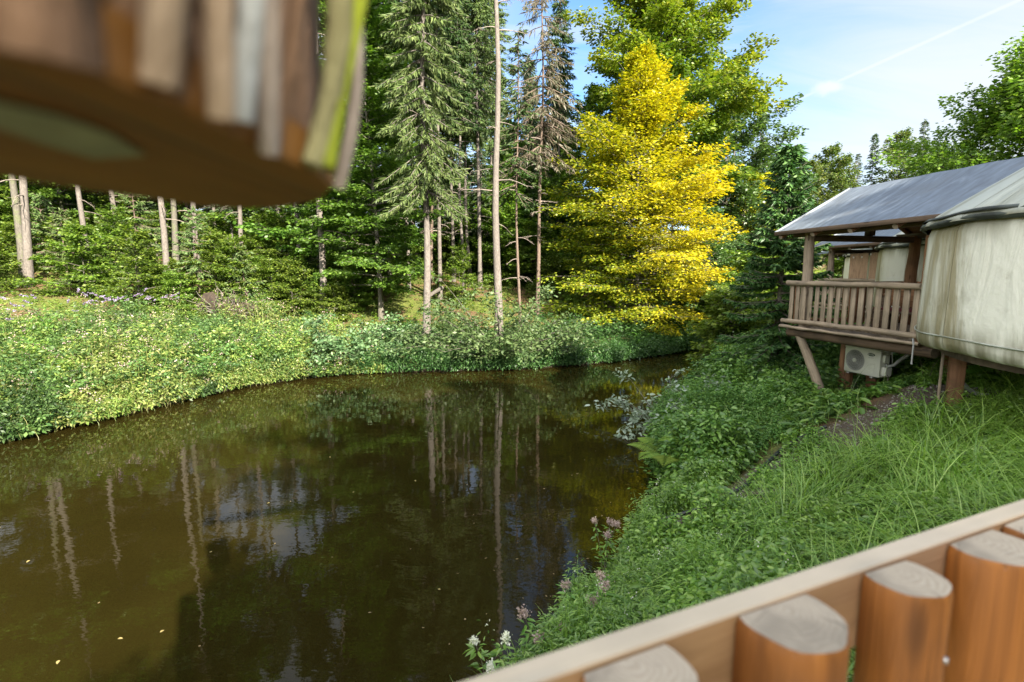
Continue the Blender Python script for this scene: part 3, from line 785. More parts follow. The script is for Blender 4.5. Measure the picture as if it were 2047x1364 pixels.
def make_veranda(name, label, group):
    o = thing(name, label, 'veranda', (C1[0], C1[1], 0), group=group)
    Lr, Wd = 2.95, 3.30
    for k in range(22):
        a = 0.06 + k * 0.137
        if a > 2.95: break
        mb = MB(); mb.beam(hp(a, -.06, DECK - .02), hp(a, Wd + .05, DECK - .02), 0.128, 0.04, ch=.004); mb.obj('deck_board', M_grey_wood, o)
    for b_ in (0.12, 1.6, 3.1):
        mb = MB(); mb.tube([hp(-.05, b_, 2.70), hp(1.5, b_, 2.695), hp(3.2, b_, 2.70)], [.10, .095, .10], 10, True, capmi=1, wob=.04); mb.obj('deck_beam', [M_dark_wood, M_grey_end], o)
    mb = MB(); mb.tube([hp(-.12 + 3.2 * q, -.09 + .005 * math.sin(q * 19), 2.838 + .004 * math.sin(q * 23)) for q in np.linspace(0, 1, 30)],   .030 + .006 * np.sin(np.linspace(0, 40, 30)), 7, True, wob=.2); mb.obj('edge_log', M_grey_wood, o)
    # corner posts
    for a, b_, r, mt in ((0.30, 0.16, .105, M_grey_wood), (2.92, 0.16, .095, M_brown_wood), (0.30, 3.0, .115, M_brown_wood), (2.75, 3.0, .105, M_brown_wood)):
        z = np.linspace(DECK - .02, 4.90 if b_ < 1 else 4.86, 6); w_ = rnd(6, -.012, .012)
        mb = MB(); mb.tube([hp(a + w_[k], b_ + w_[5 - k], z[k]) for k in range(6)], r * np.linspace(1.04, .92, 6), 12, True, wob=.05); mb.obj('post', mt, o)
    # rails: pond side and far end and bank side
    def rail(nm, a0, b0_, a1, b1_, z, r, mt=M_grey_wood):
        mb = MB(); s = np.linspace(0, 1, 7); w_ = rnd(7, -.010, .010)
        mb.tube([hp(a0 + (a1 - a0) * q, b0_ + (b1_ - b0_) * q, z + w_[k]) for k, q in enumerate(s)], r * (1 + rnd(7, -.07, .07)), 10, True, capmi=1, wob=.04); mb.obj(nm, [mt, M_grey_end], o)
    rail('top_rail', -.06, 0, 2.95, 0, 3.80, .055); rail('bottom_rail', -.16, 0, 2.98, 0, 2.965, .05)
    rail('top_rail', 0, 0.05, 0, 3.2, 3.78, .05, M_brown_wood); rail('bottom_rail', 0, .05, 0, 3.2, 2.95, .045, M_brown_wood)
    rail('top_rail', 0.1, 3.15, 2.3, 3.15, 3.78, .05, M_brown_wood); rail('bottom_rail', .1, 3.15, 2.3, 3.15, 2.95, .045, M_brown_wood)
    for k in range(17):
        a = 0.02 + k * 0.176; ln = rnd(1, -.01, .01)[0]
        mb = MB(); mb.beam(hp(a, .055, 2.90), hp(a + ln, .06, 3.80 + rnd(1, 0, .02)[0]), .112 * rnd(1, .86, 1.06)[0], .026, (E2[0], E2[1], 0), .004); mb.obj('baluster', M_grey_wood, o)
    for k in range(17):
        b_ = .15 + k * .185
        mb = MB(); mb.beam(hp(.05, b_, 2.88), hp(.055, b_, 3.80), .09 * rnd(1, .9, 1.1)[0], .026, (E1[0], E1[1], 0), .004); mb.obj('baluster', M_brown_wood, o)
    for k in range(12):
        a = .15 + k * .185
        mb = MB(); mb.beam(hp(a, 3.11, 2.88), hp(a, 3.11, 3.83), .09 * rnd(1, .9, 1.1)[0], .026, (E2[0], E2[1], 0), .004); mb.obj('baluster', M_brown_wood, o)
    # beams carrying the roof
    def log(nm, p0, p1, r, mt=M_dark_wood):
        mb = MB(); mb.tube([p0, (p0 + p1) / 2, p1], r, 10, True, capmi=1, wob=.04); mb.obj(nm, [mt, M_grey_end], o)
    mb = MB(); mb.beam(hp(-.12, .16, 4.86), hp(3.3, .16, 4.86), .12, .11); mb.obj('eave_beam', M_dark_wood, o)
    mb = MB(); mb.beam(hp(-.12, 3.0, 4.86), hp(3.3, 3.0, 4.86), .12, .11); mb.obj('eave_beam', M_dark_wood, o)
    mb = MB(); mb.beam(hp(.30, .08, 4.77), hp(.30, 3.12, 4.77), .12, .13); mb.obj('tie_beam', M_dark_wood, o)
    mb = MB(); mb.beam(hp(2.45, 1.6, 4.765), hp(2.45, 3.3, 4.765), .11, .12); mb.obj('tie_beam', M_dark_wood, o)
    mb = MB(); mb.beam(hp(.30, 1.73, 4.84), hp(.30, 1.73, 5.72), .15, .15, (1, 0, 0)); mb.obj('king_post', M_dark_wood, o)
    log('ridge_beam', hp(-.25, 1.73, 5.80), hp(4.6, 1.73, 5.80), .07)
    # roof: two slopes with thickness, ridge above the middle, running into the yurt's cone
    rise, half = 1.03, 1.73; up_n = np.array((-rise, half)) / math.hypot(rise, half)
    for sgn in (1, -1):
        mb = MB(); na, ns_ = 26, 12; top = []; gg = []; bot = []
        for ia in range(na):
            for js in range(ns_):
                a = -.30 + ia / (na - 1) * (3.9); q = js / (ns_ - 1); b_ = (half * q - .2 * (1 - q)) if sgn == 1 else (2 * half - half * q + .2 * (1 - q))
                z = 4.925 + rise * q - 0.030 * math.sin(math.pi * q) + .006 * math.sin(a * 7 + q * 9)
                top.append(hp(a, b_, z)); bot.append(hp(a, b_, z - .045)); gg.append((a, q * 2.05, 0))
        ii, jj = np.meshgrid(np.arange(na - 1), np.arange(ns_ - 1)); b0 = (ii * ns_ + jj).ravel()
        q1 = np.stack((b0, b0 + ns_, b0 + ns_ + 1, b0 + 1), 1)
        if sgn == -1: q1 = q1[:, ::-1]
        mb.add(top, q1, gg); mb.add(bot, q1[:, ::-1], gg)
        mb.obj('roof_slope', M_felt, o)
        # boards under the felt
        mb = MB()
        mb.add([hp(-.27, half - sgn * (half + .15), 4.872), hp(3.3, half - sgn * (half + .15), 4.872), hp(3.3, half, 5.895), hp(-.27, half, 5.895)], [(0, 1, 2, 3)], [(0, 0, 0), (0, 0, 3.7), (2, 0, 3.7), (2, 0, 0)])
        mb.obj('roof_lining', M_brown_wood, o)
        mb = MB(); e = half - sgn * (half + .2)
        mb.beam(hp(-.31, e - sgn * .017, 4.895), hp(3.45, e - sgn * .017, 4.895), .03, .085, ch=.004); mb.obj('eave_board', M_dark_wood, o)
        mb = MB(); mb.beam(hp(-.317, e - sgn * .0, 4.905), hp(-.317, half, 5.94), .03, .085, (0, 0, 1), .004); mb.obj('barge_board', M_felt, o)
        for a in (-.18, .72, 1.62, 2.52):
            z0 = 4.855
            log('rafter', hp(a, half - sgn * (half + .17), z0 - .045), hp(a, half - sgn * .05, z0 + rise * .95), .052, M_brown_wood)
    # ground posts and the leaning brace
    z = np.linspace(0.55, 2.70, 5)
    for a, b_, r in ((.10, 1.62, .15), (.35, 2.15, .15), (2.35, 1.62, .14), (2.5, 3.0, .13), (.2, 3.1, .13)):
        mb = MB(); mb.tube([hp(a + rnd(1, -.015, .015)[0], b_, q) for q in z], r * np.linspace(1.08, .95, 5), 12, False, wob=.06); mb.obj('ground_post', M_brown_wood, o)
    mb = MB(); mb.tube([hp(.22, .12, 2.70), hp(.40, .22, 2.25), hp(.56, .32, 1.8), hp(.84, .46, 1.0)], [.085, .09, .095, .10], 12, False, wob=.05); mb.obj('brace', M_grey_wood, o)
    return o


yurt = make_yurt('yurt', 'pale canvas yurt with green stains, nearest one, above the grassy slope', 'yurts along the bank')
ver = make_veranda('veranda', 'roofed timber veranda with grey rail standing over the outdoor fan unit', 'verandas of the yurts')
for (cx, cyv, rot), ly, lv in (((12.86, 12.6, -10), 'pale canvas yurt seen between the posts of the nearest veranda', 'veranda with string of bulbs and reed screen, seen through the nearest veranda'),
                              ((16.0, 18.9, -18), 'farthest canvas yurt, mostly hidden behind the other two yurts', 'farthest dark veranda roof, just under the eave of the middle one')):
    for src, lab in ((yurt, ly), (ver, lv)):
        c = copy_tree(src); c.location = (cx, cyv, 0); c.rotation_euler = (0, 0, R_(rot)); c['label'] = lab


def hut2(a, b_, z):
    p = hp(a, b_, z); r = R_(-10); return np.array((12.86 + p[0] * math.cos(r) - p[1] * math.sin(r), 12.6 + p[0] * math.sin(r) + p[1] * math.cos(r), z))


o = thing('string_lights', 'string of small clear bulbs hung under the middle veranda roof', 'string lights', hut2(1.4, .3, 4.6))
P0 = np.array(o.location); mb = MB(); s = np.linspace(0, 1, 40)
pts = np.array([hut2(-.1 + 3.0 * q, .30, 4.72 - .12 * abs(math.sin(q * math.pi * 3))) for q in s]) - P0
mb.tube(pts, .008, 5, False); mb.obj('cable', M_dark, o)
for q in np.linspace(.06, .94, 8):
    c = np.array([np.interp(q, s, pts[:, k]) for k in range(3)])
    mb = MB(); mb.tube([c + (0, 0, -.02), c + (0, 0, -.05)], .016, 8); mb.obj('bulb_socket', M_dark, o)
    mb = MB(); mb.tube([c + (0, 0, -.05 - z) for z in (0, .01, .03, .055, .07)], [.014, .028, .036, .026, .006], 10); mb.obj('bulb', M_glass_bulb, o)
o = thing('reed_screen', 'tan reed screen hung along the middle veranda beside its yurt', 'screen', hut2(1.9, .30, DECK))
P0 = np.array(o.location)
for k0, k1 in ((1.05, 1.85), (1.95, 2.85)):
    mb = MB(); bs = np.arange(k0, k1, .022)
    for a in bs: mb.tube([hut2(a, .30, DECK + .02) - P0, hut2(a, .30, 4.66 + rnd(1, -.01, .01)[0]) - P0], .011, 5, False)
    mb.obj('reed_panel', M_reed, o)

# seats on the nearest veranda
def wbox(mb, a0, a1, b0_, b1_, z0, z1):
    mb.beam(hp(a0, (b0_ + b1_) / 2, (z0 + z1) / 2) + (C1[0], C1[1], 0), hp(a1, (b0_ + b1_) / 2, (z0 + z1) / 2) + (C1[0], C1[1], 0), b1_ - b0_, z1 - z0, ch=.005)
M_maroon = plain('maroon_cloth', (0.10, 0.02, 0.025), 0.9)
o = thing('bench', 'dark bench with maroon seat pad behind the grey veranda rail', 'bench', np.append(F_ + E1 * 1.9 + E2 * 1.0, DECK)); P0 = np.array(o.location)
def bpart(nm, mt, *a):
    mb = MB(); wbox(mb, *a); mb.V = [v - P0 for v in mb.V]; mb.obj(nm, mt, o)
bpart('seat', M_dark_wood, 1.35, 2.7, .75, 1.2, 3.24, 3.29); bpart('seat_pad', M_maroon, 1.40, 2.65, .77, 1.18, 3.29, 3.34); bpart('backrest', M_brown_wood, 1.35, 2.7, 1.2, 1.24, 3.36, 3.75)
for a in (1.38, 2.6):
    for b_ in (.78, 1.14): bpart('leg', M_dark_wood, a, a + .07, b_, b_ + .07, DECK, 3.24)
o = thing('table', 'small wooden table on the nearest veranda behind the rail', 'table', np.append(F_ + E1 * 1.3 + E2 * 2.0, DECK)); P0 = np.array(o.location)
bpart('tabletop', M_brown_wood, .7, 2.0, 1.6, 2.4, 3.54, 3.58)
for a in (.78, 1.86):
    for b_ in (1.66, 2.28): bpart('leg', M_dark_wood, a, a + .06, b_, b_ + .06, DECK, 3.54)

# ------------------------------------------------------------------ outdoor unit
def ac(a, b_, z): return hp(a, b_, z) + (C1[0], C1[1], 0)
AC0 = at(1686, 741, 11.35)                              # lower far corner of the front face
ax_l = np.array((*E1, 0)); ax_n = -np.array((*E2, 0)); wA, hA, dA = 0.86, 0.555, 0.32
o = thing('outdoor_unit', 'white outdoor air conditioning unit with round fan grille under the veranda', 'air conditioner', AC0, math.atan2(ax_l[1], ax_l[0]))
# local frame: x along the front, y into the bank, z up
mb = MB(); mb.beam((0, dA / 2, hA / 2), (wA, dA / 2, hA / 2), dA, hA, ch=.018); mb.obj('casing', M_white_plastic, o)
mb = MB(); mb.beam((-.004, dA / 2, hA + .006), (wA + .004, dA / 2, hA + .006), dA + .012, .03, ch=.008); mb.obj('lid', M_white_plastic, o)
cf = np.array((.275, 0, .285)); rf = .222; ang = np.linspace(0, 2 * math.pi, 49)
fan = None
mb = MB(); v = [cf + (0, -.0035, 0)] + [cf + (math.cos(a) * rf, -.0035, math.sin(a) * rf) for a in ang[:-1]]
mb.add(v, [(0, 1 + k, 1 + (k + 1) % 48, -1) for k in range(48)]); gd = mb.obj('fan_opening', M_dark, o)
mb = MB()
for k in range(30):
    a0 = k * 2 * math.pi / 30; q = np.linspace(.05, rf - .004, 8)
    mb.tube([cf + (math.cos(a0 - 1.3 * (r / rf) ** 1.1) * r, -.012 - .010 * math.cos(r / rf * 1.5), math.sin(a0 - 1.3 * (r / rf) ** 1.1) * r) for r in q], np.linspace(.0045, .0085, 8), 5, False)
for r in (.10, .15, .195): mb.tube([cf + (math.cos(a) * r, -.010 - .010 * math.cos(r / rf * 1.5), math.sin(a) * r) for a in ang], .003, 5, False)
mb.tube([cf + (math.cos(a) * rf, -.008, math.sin(a) * rf) for a in ang], .010, 6, False)
mb.obj('fan_grille', M_grille, o)
mb = MB(); mb.tube([cf + (0, -.006, 0), cf + (0, -.026, 0), cf + (0, -.032, 0)], [.046, .046, .03], 20); mb.obj('fan_hub', M_white_plastic, o)
mb = MB()
for z in (.09, .135, .18, .225, .27): mb.beam((.56, -.004, z), (.755, -.004, z), .012, .016, ch=.004)
mb.obj('front_ribs', M_white_plastic, o)
mb = MB(); v = [np.array((.655, -.006, .46))] + [np.array((.655 + math.cos(a) * .085, -.006, .46 + math.sin(a) * .032)) for a in ang[:-1]]
mb.add(v, [(0, 1 + k, 1 + (k + 1) % 48, -1) for k in range(48)]); mb.add([q + (0, .004, 0) for q in v], [(0, 1 + (k + 1) % 48, 1 + k, -1) for k in range(48)])
badge = mb.obj('badge', M_badge, o)


def lettering(name, txt, size, mt, parent, loc, sx=1.0):
    cu = bpy.data.curves.new(name, 'FONT'); cu.body = txt; cu.size = size; cu.align_x = 'CENTER'; cu.align_y = 'CENTER'; cu.extrude = .0015
    tmp = bpy.data.objects.new('tmp', cu); COL.objects.link(tmp); dg = bpy.context.evaluated_depsgraph_get(); dg.update()
    me = bpy.data.meshes.new_from_object(tmp.evaluated_get(dg)); bpy.data.objects.remove(tmp); bpy.data.curves.remove(cu)
    me.materials.clear(); me.materials.append(mt); ob = bpy.data.objects.new(name, me); COL.objects.link(ob); ob.parent = parent
    ob.location = loc; ob.rotation_euler = (math.pi / 2, 0, 0); ob.scale = (sx, 1, 1); return ob


lettering('badge_lettering', 'BE COOL', .036, M_letter, badge, (.655, -.0085, .46), .88)
lettering('model_lettering', 'A/C INV', .034, M_letter_grey, o, (.655, -.0045, .395), 1.1)
# side: valve cover, terminal box, pipes, feet
mb = MB(); mb.box((wA + .03, .12, .40), .065, .13, .16, ch=.012); mb.obj('valve_cover', M_white_plastic, o)
mb = MB(); mb.box((wA + .045, .14, .14), .10, .17, .19, ch=.012); mb.obj('terminal_box', M_white_plastic, o)
mb = MB(); mb.box((wA + .004, .27, .33), .012, .05, .30, ch=.003); mb.obj('side_grille', M_dark, o)
for x in (.12, .70):
    mb = MB(); mb.box((x, dA / 2, -.018), .07, dA + .06, .03, ch=.008); mb.obj('foot', M_metal, o)
mb = MB(); mb.tube([(wA + .05, .10, .30), (wA + .10, .10, .26), (wA + .20, .13, .30), (wA + .27, .2, .42), (wA + .36, .3, .55), (wA + .5, .6, .66)], [.022, .024, .03, .036, .038, .038], 8, True, wob=.1); mb.obj('insulated_pipe', M_conduit, o)
mb = MB(); mb.tube([(wA + .18, .12, .31), (wA + .13, .15, .48), (wA + .06, .2, .66), (wA + .10, .24, .78), (wA + .2, .3, .82)], .008, 6, False); mb.obj('cable', M_canvas_roof, o)
mb = MB(); mb.tube([(wA + .06, .1, .10), (wA + .13, .1, .05), (wA + .1, .12, -.12), (wA + .02, .14, -.34), (wA + .05, .14, -.6)], .009, 6, False); mb.obj('drain_hose', M_deadwood, o)

# hoses
P = [ground_at(*p) for p in [(1322, 1058), (1385, 1040), (1440, 1015), (1490, 990), (1520, 955), (1560, 915), (1600, 888), (1650, 868)]]
P = np.array(P) + (0, 0, .12); mb = MB()
tt = np.linspace(0, 1, 60); k = np.linspace(0, 1, len(P)); sm = np.stack([np.interp(tt, k, P[:, c]) for c in range(3)], 1)
for _ in range(6): sm[1:-1] = (sm[:-2] + sm[2:] + 2 * sm[1:-1]) / 4
mb.tube(sm, .030, 8); tag(mb.obj('hose', M_hose), 'black water hose lying down the bare slope to the pond', 'hose')
g0 = ground_at(1975, 800); st = at(1915, 748, g0[1] + .35)
mb = MB(); tt = np.linspace(0, 1, 40)[:, None]; ctrl = at(1932, 790, g0[1] + .1); crv = (1 - tt) ** 2 * st + 2 * tt * (1 - tt) * ctrl + tt ** 2 * (g0 + (0, 0, .05))
rr = .030 + .003 * (np.arange(40) % 2); mb.tube(crv, rr, 10); tag(mb.obj('conduit', M_conduit), 'grey corrugated conduit running from under the nearest yurt into grass', 'conduit')
mb = MB(); p = at(1826, 690, 8.3); mb.tube([p + (0.02, .05, .1), p, p + (0, 0, -.32)], .013, 8); tag(mb.obj('drain_pipe', M_conduit), 'short pale pipe hanging from the edge of the nearest yurt', 'pipe')

# ------------------------------------------------------------------ the terrace we look from
_a, _b = on(1153, 1338, 3.55), on(2023, 1036.7, 3.55)
RD = unit((_b - _a) * (1, 1, 0)); RN = np.array((-RD[1], RD[0], 0))       # along the rail, out over the pond
RP = _a * (1, 1, 0)                                                        # a point under the near edge of the plank top
ter = thing('terrace', 'wooden terrace with plank rail and orange half-log fence in the foreground', 'terrace', (0, 0, 2.40))
TO = np.array((0, 0, 2.40))
def tp(a, n_, z): return RP + RD * a + RN * n_ + np.array((0, 0, z)) - TO
mb = MB(); mb.beam(tp(-.62, .0185, 3.485), tp(2.4, .0185, 3.485), .037, .13, ch=.0025, endmi=1); mb.obj('rail_plank', [M_plank, M_log_end], ter, flat=True)
mb = MB(); mb.beam(tp(-.62, .0185, 2.62), tp(2.4, .0185, 2.62), .037, .13, ch=.004, endmi=1); mb.obj('lower_plank', [M_plank, M_log_end], ter)
cents = [(float(np.dot(on(x, y, 3.546) - RP, RD)), r) for x, y, r in [(2085, 1050, .074), (1969, 1082, .074), (1797, 1145, .060), (1590, 1242, .073), (1275, 1345, .068)]]
cents += [(cents[0][0] + .21, .07)] + [(cents[4][0] - .25 * (k + 1), .07) for k in range(2)]
for a, r in cents:
    mb = MB(); nseg = 20; ztop = 3.546 + rnd(1, -.003, .002)[0]; tilt = rnd(1, -.03, .02)[0]
    al = math.asin(.026 / r); th = np.linspace(math.pi - al, 2 * math.pi + al, nseg); c0 = tp(a, -.0275, 0); rings = []; gg = []; of = rng.random(3) * 20; ph = rnd(2, 0, 6)
    for z in (2.30, 2.6, 2.95, 3.25, ztop - .012, ztop):
        rz = r * (1 - (.05 if z == ztop else 0)) * (1 + .03 * np.sin(th * 3 + ph[0] + z * 2) + .02 * np.sin(th * 7 + ph[1] - z * 3))
        v = c0 + np.stack([np.cos(th) * rz] * 3, 1) * RD + np.stack([np.sin(th) * rz] * 3, 1) * RN; v[:, 2] = z - TO[2] + (np.cos(th) * rz * tilt if z >= ztop - .02 else 0)
        rings.append(v); gg.append(np.stack((np.cos(th) * rz, np.sin(th) * rz, np.full(nseg, z)), 1) + of)
    q = [(k * nseg + i, k * nseg + i + 1, (k + 1) * nseg + i + 1, (k + 1) * nseg + i) for k in range(5) for i in range(nseg - 1)]
    mb.add(np.concatenate(rings), q, np.concatenate(gg))
    capv = np.vstack((rings[-1], (rings[-1][0] + rings[-1][-1]) / 2)); capg = np.vstack((gg[-1] - of, [[0, 0, ztop]])); capg[:, 2] += of[2]
    capg[:, :2] *= 1.0; mb.add(capv, [(i, i + 1, nseg, -1) for i in range(nseg - 1)], capg, 0, 1)
    fl = mb.obj('half_log', [M_orange_wood, M_log_end], ter)
    for zz_, dx in ((3.44, .30), (2.64, -.2)):
        tn = 1.5 * math.pi + dx; p = c0 + RD * math.cos(tn) * r + RN * math.sin(tn) * r; p[2] = zz_ - TO[2]; nn = RD * math.cos(tn) + RN * math.sin(tn)
        mb = MB(); mb.tube([p - nn * .004, p + nn * .003], .006, 10); nl = mb.obj('nail', M_metal, fl)
for k in range(20):
    n_ = .02 - k * .128
    mb = MB(); mb.beam(tp(-.62, n_, 2.38), tp(2.4, n_, 2.38), .12, .035, ch=.004); mb.obj('deck_board', M_plank, ter)
for a in (-.5, .9, 2.3):
    mb = MB(); mb.tube([tp(a, -.10, 0.3), tp(a, -.10, 1.4), tp(a, -.10, 2.36)], .09, 10, False); mb.obj('ground_post', M_brown_wood, ter)
    mb = MB(); mb.tube([tp(a, -2.3, 1.0), tp(a, -2.3, 1.8), tp(a, -2.3, 2.36)], .09, 10, False); mb.obj('ground_post', M_brown_wood, ter)
mb = MB(); mb.beam(tp(-.52, -.15, 4.98), tp(3.1, -.15, 4.98), .12, .12); mb.obj('eave_beam', M_brown_wood, ter)
for a, n_ in ((2.35, -.15), (2.35, -2.35), (-.4, -2.35)):
    mb = MB(); mb.tube([tp(a, n_, 2.4), tp(a, n_, 3.6), tp(a, n_, 5.0)], .085, 12, False, wob=.05); mb.obj('post', M_brown_wood, ter)
# hanging planter of sticks, close to the viewpoint
HB = 4.072
rim_px = [(-140, 30), (-40, 62), (60, 95), (190, 128), (330, 185), (450, 245), (560, 300), (632, 338)]
rim = [on(x, y, HB) for x, y in rim_px]
rim += [on(668, 366, HB), on(640, 392, HB), on(560, 408, HB), on(470, 408, HB), on(400, 404, HB), on(300, 388, HB), on(180, 372, HB), on(60, 352, HB), on(-60, 330, HB), on(-200, 290, HB), on(-260, 200, HB), on(-220, 90, HB)]
rim = np.array(rim); ctr = rim.mean(0)
pot = thing('hanging_planter', 'hanging planter of mossy sticks around a wooden disc, blurred close to the viewpoint', 'planter', ctr)
mb = MB(); n = len(rim); lo = rim - ctr; lo = lo * (1 + rnd(n, -.015, .015))[:, None]; hi = lo * 1.0 + (0, 0, .022)
lo2 = lo * .985 + (0, 0, -.004)
vs = np.vstack((lo2, lo, hi, [[0, 0, -.004]], [[0, 0, .022]])); i = np.arange(n); j2 = (i + 1) % n
q = np.concatenate((np.stack((i, j2, n + j2, n + i), 1), np.stack((n + i, n + j2, 2 * n + j2, 2 * n + i), 1), np.stack((j2, i, np.full(n, 3 * n), np.full(n, -1)), 1), np.stack((2 * n + i, 2 * n + j2, np.full(n, 3 * n + 1), np.full(n, -1)), 1)))
mb.add(vs, q, vs[:, [0, 2, 1]] * 1.0)
disc = mb.obj('base_disc', M_pot_base, pot, flat=True)
M_pale_green = plain('pale_green', (0.22, 0.24, 0.15), 0.8, var=0.2, sc=30)  # flat pale green patch on the underside of the base disc
mb = MB(); band = [(-160, 165), (0, 205), (120, 232), (220, 268), (292, 312), (190, 318), (90, 290), (0, 258), (-160, 215)]
bv = np.array([on(x, y, HB - .006) - ctr for x, y in band]); bc = bv.mean(0); nb_ = len(bv)
mb.add(np.vstack((bv, bc[None])), [((k + 1) % nb_, k, nb_, -1) for k in range(nb_)]); mb.add(np.vstack((bv, bc[None])) + (0, 0, .0025), [(k, (k + 1) % nb_, nb_, -1) for k in range(nb_)])
mb.obj('pale_green_patch', M_pale_green, disc, flat=True)
# inner wall
mb = MB(); w0 = lo * .93; w1 = lo * 1.0 + (0, 0, .30)
mb.add(np.vstack((w0 + (0, 0, .022), w1)), np.stack((i, j2, n + j2, n + i), 1), np.vstack((np.stack((i * .03, i * 0, i * 0), 1), np.stack((i * .03, i * 0, i * 0 + .3), 1))))
mb.obj('inner_wall', barkmat('planter_wall', (0.10, 0.055, 0.03), (0.26, 0.15, 0.085)), pot)
stickmats = [barkmat('stick_tan', (0.30, 0.215, 0.14), (0.48, 0.37, 0.265)), barkmat('stick_brown', (0.10, 0.055, 0.03), (0.22, 0.13, 0.075)), barkmat('stick_pale', (0.40, 0.42, 0.42), (0.52, 0.55, 0.55)),
             barkmat('stick_moss', (0.16, 0.20, 0.008), (0.30, 0.35, 0.015)), barkmat('stick_olive', (0.20, 0.19, 0.08), (0.32, 0.30, 0.15)), barkmat('stick_grey', (0.26, 0.215, 0.18), (0.38, 0.325, 0.28))]
def along_rim(px):
    k = np.interp(px, [p[0] for p in rim_px], np.arange(len(rim_px))); f = int(min(k, len(rim_px) - 2)); u = k - f
    return rim[f] * (1 - u) + rim[f + 1] * u
ctr2 = ctr.copy()
#        px at the rim, radius in px there, material, bend
for px, rp, mi, bend in [(-90, 46, 4, .0), (20, 42, 4, .01), (105, 24, 1, .0), (215, 62, 1, .01), (305, 30, 0, .006), (352, 10, 1, 0), (400, 26, 0, .004), (462, 20, 2, .003), (508, 19, 5, .004), (545, 10, 1, 0), (588, 20, 4, .014), (614, 10, 1, .0), (636, 17, 3, .012), (660, 12, 5, .008)]:
    p = along_rim(px) if px < 640 else on(px, 372, HB); Yp = p[1]; r = rp / FPX * Yp * 1.08; out = unit((p - ctr2) * (1, 1, 0))
    base = p - ctr + out * r * .75 + (0, 0, rnd(1, -.012, .004)[0]); z = np.linspace(0, .34, 9); dx = bend * np.sin(z / .34 * 7 + px) * 1.6 + rnd(9, -.0015, .0015)
    tang = np.cross(out, (0, 0, 1.0)); lean = .10 + rnd(1, -.02, .03)[0]
    mb = MB(); mb.tube(base + z[:, None] * (np.array((0, 0, 1)) + out * (lean + .12)) + dx[:, None] * tang, r * (1 + .10 * np.sin(z * 40 + px) + rnd(9, -.08, .08)), 10, True, wob=.14); mb.obj('stick', stickmats[mi], pot)
for k in range(9, n):                                         # the sticks on the far side
    for u in (.15, .5, .85):
        p = rim[k] * (1 - u) + rim[(k + 1) % n] * u; out = unit((p - ctr2) * (1, 1, 0)); r = rnd(1, .007, .013)[0]; z = np.linspace(0, .34, 5)
        mb = MB(); mb.tube(p - ctr - out * r * .6 + (0, 0, .012) + z[:, None] * (np.array((0, 0, 1)) + out * .1), r, 8, True, wob=.08); mb.obj('stick', stickmats[k % 6], pot)
mb = MB(); hk = np.array((0, 0, .33)); top_ = np.array((0.05, -.35, 5.35)) - ctr
for k in (2, 9, 14): mb.tube([lo[k] * 1.0 + (0, 0, .33), hk + (0, 0, .45)], .004, 5, False)
mb.tube([hk + (0, 0, .45), np.array((-.02, .06, .86))], .005, 5, False); mb.obj('hanging_rope', M_deadwood, pot)


# ------------------------------------------------------------------ trees of the far bank
def egg(tt): return math.sin(math.pi * min(1, .12 + .86 * tt)) ** .65
def beech_prof(tt): return (.62 + .42 * math.sin(math.pi * min(1, tt * 1.25))) * (1 - max(0, tt - .55) ** 1.6 * 2.0)


def putTree(proto, px, Y, sc, label, rz=None, group=None, tilt=(0, 0), dz=0.0):
    p = gpos(px, Y); p[2] += dz
    return place(proto, USED, p, rnd(1, 0, 6.28)[0] if rz is None else rz, sc, label, group, tilt)


# -- spruces one can tell apart
A = tree('spruce_tree', '', 'tree', spruce(27, .66, 2.6, .19, .35, 1.0, .34, .075, dead=26, dead_lo=.15), [M_bark, M_deadwood], M_needle)
putTree(A, 994, 24.5, 1, 'tall straight bare grey spruce trunk with long dead side branches, rising behind the willow bush')
Bt = tree('spruce_tree', '', 'tree', spruce(26, .27, 1.9, .175, .60, 2.7, .36, .05, wh=.36, per=7.5, dead=12, dead_lo=.06, hang=1.6, power=.4), [M_bark, M_deadwood], M_needle_lt)
putTree(Bt, 853, 23.8, 1, 'thick spruce at the water with hanging grey-green branches above a bare trunk', 1.0)
G_ = tree('spruce_tree', '', 'tree', spruce(26, .40, 1.8, .14, .55, 2.2, .36, .055, wh=.40, per=7, dead=16, hang=1.4, power=.45), [M_bark, M_deadwood], M_needle_lt)
putTree(G_, 960, 34, 1, 'slim spruce with high crown standing left behind the tall bare trunk')
Dd = tree('spruce_tree', '', 'tree', spruce(21, .42, 2.5, .12, .55, 1.0, .40, .045, per=6, dead=26, dead_lo=.2, sparse=.2, hang=1.5), [M_bark_red, M_deadwood], M_needle_dead)
putTree(Dd, 1072, 29, 1, 'half dead spruce with thin brown crown left of the yellow beech')
Cs = tree('spruce_tree', '', 'tree', spruce(24, .52, 1.9, .13, .45, 1.4, .42, .07, per=7, dead=18, hang=1.0), [M_bark, M_deadwood], M_needle)
putTree(Cs, 880, 31, 1, 'spruce trunk just right of the thick one at the water, set back in the wood')
Th = tree('spruce_tree', '', 'tree', spruce(15, .45, 1.7, .085, .4, 1.0, .3, .07, dead=14, sparse=.1), [M_bark_red, M_deadwood], M_needle)
putTree(Th, 1038, 27.5, 1, 'thin brown spruce with small crown between the bare trunk and the half dead one')
putTree(Cs, 908, 36, .92, 'thin leaning spruce trunk in the gap right of the thick spruce', tilt=(0.02, -.03))
putTree(G_, 940, 38, .95, 'second slim trunk left of the slim spruce with the high crown')
putTree(Cs, 797, 38, .95, 'reddish thin spruce trunk above the leaning green beech')
putTree(Th, 864, 35.5, 1.5, 'dark thin trunk close behind the thick spruce at the water')
putTree(G_, 745, 33.5, 1.0, 'dark spruce crown at the right edge of the hanging planter')
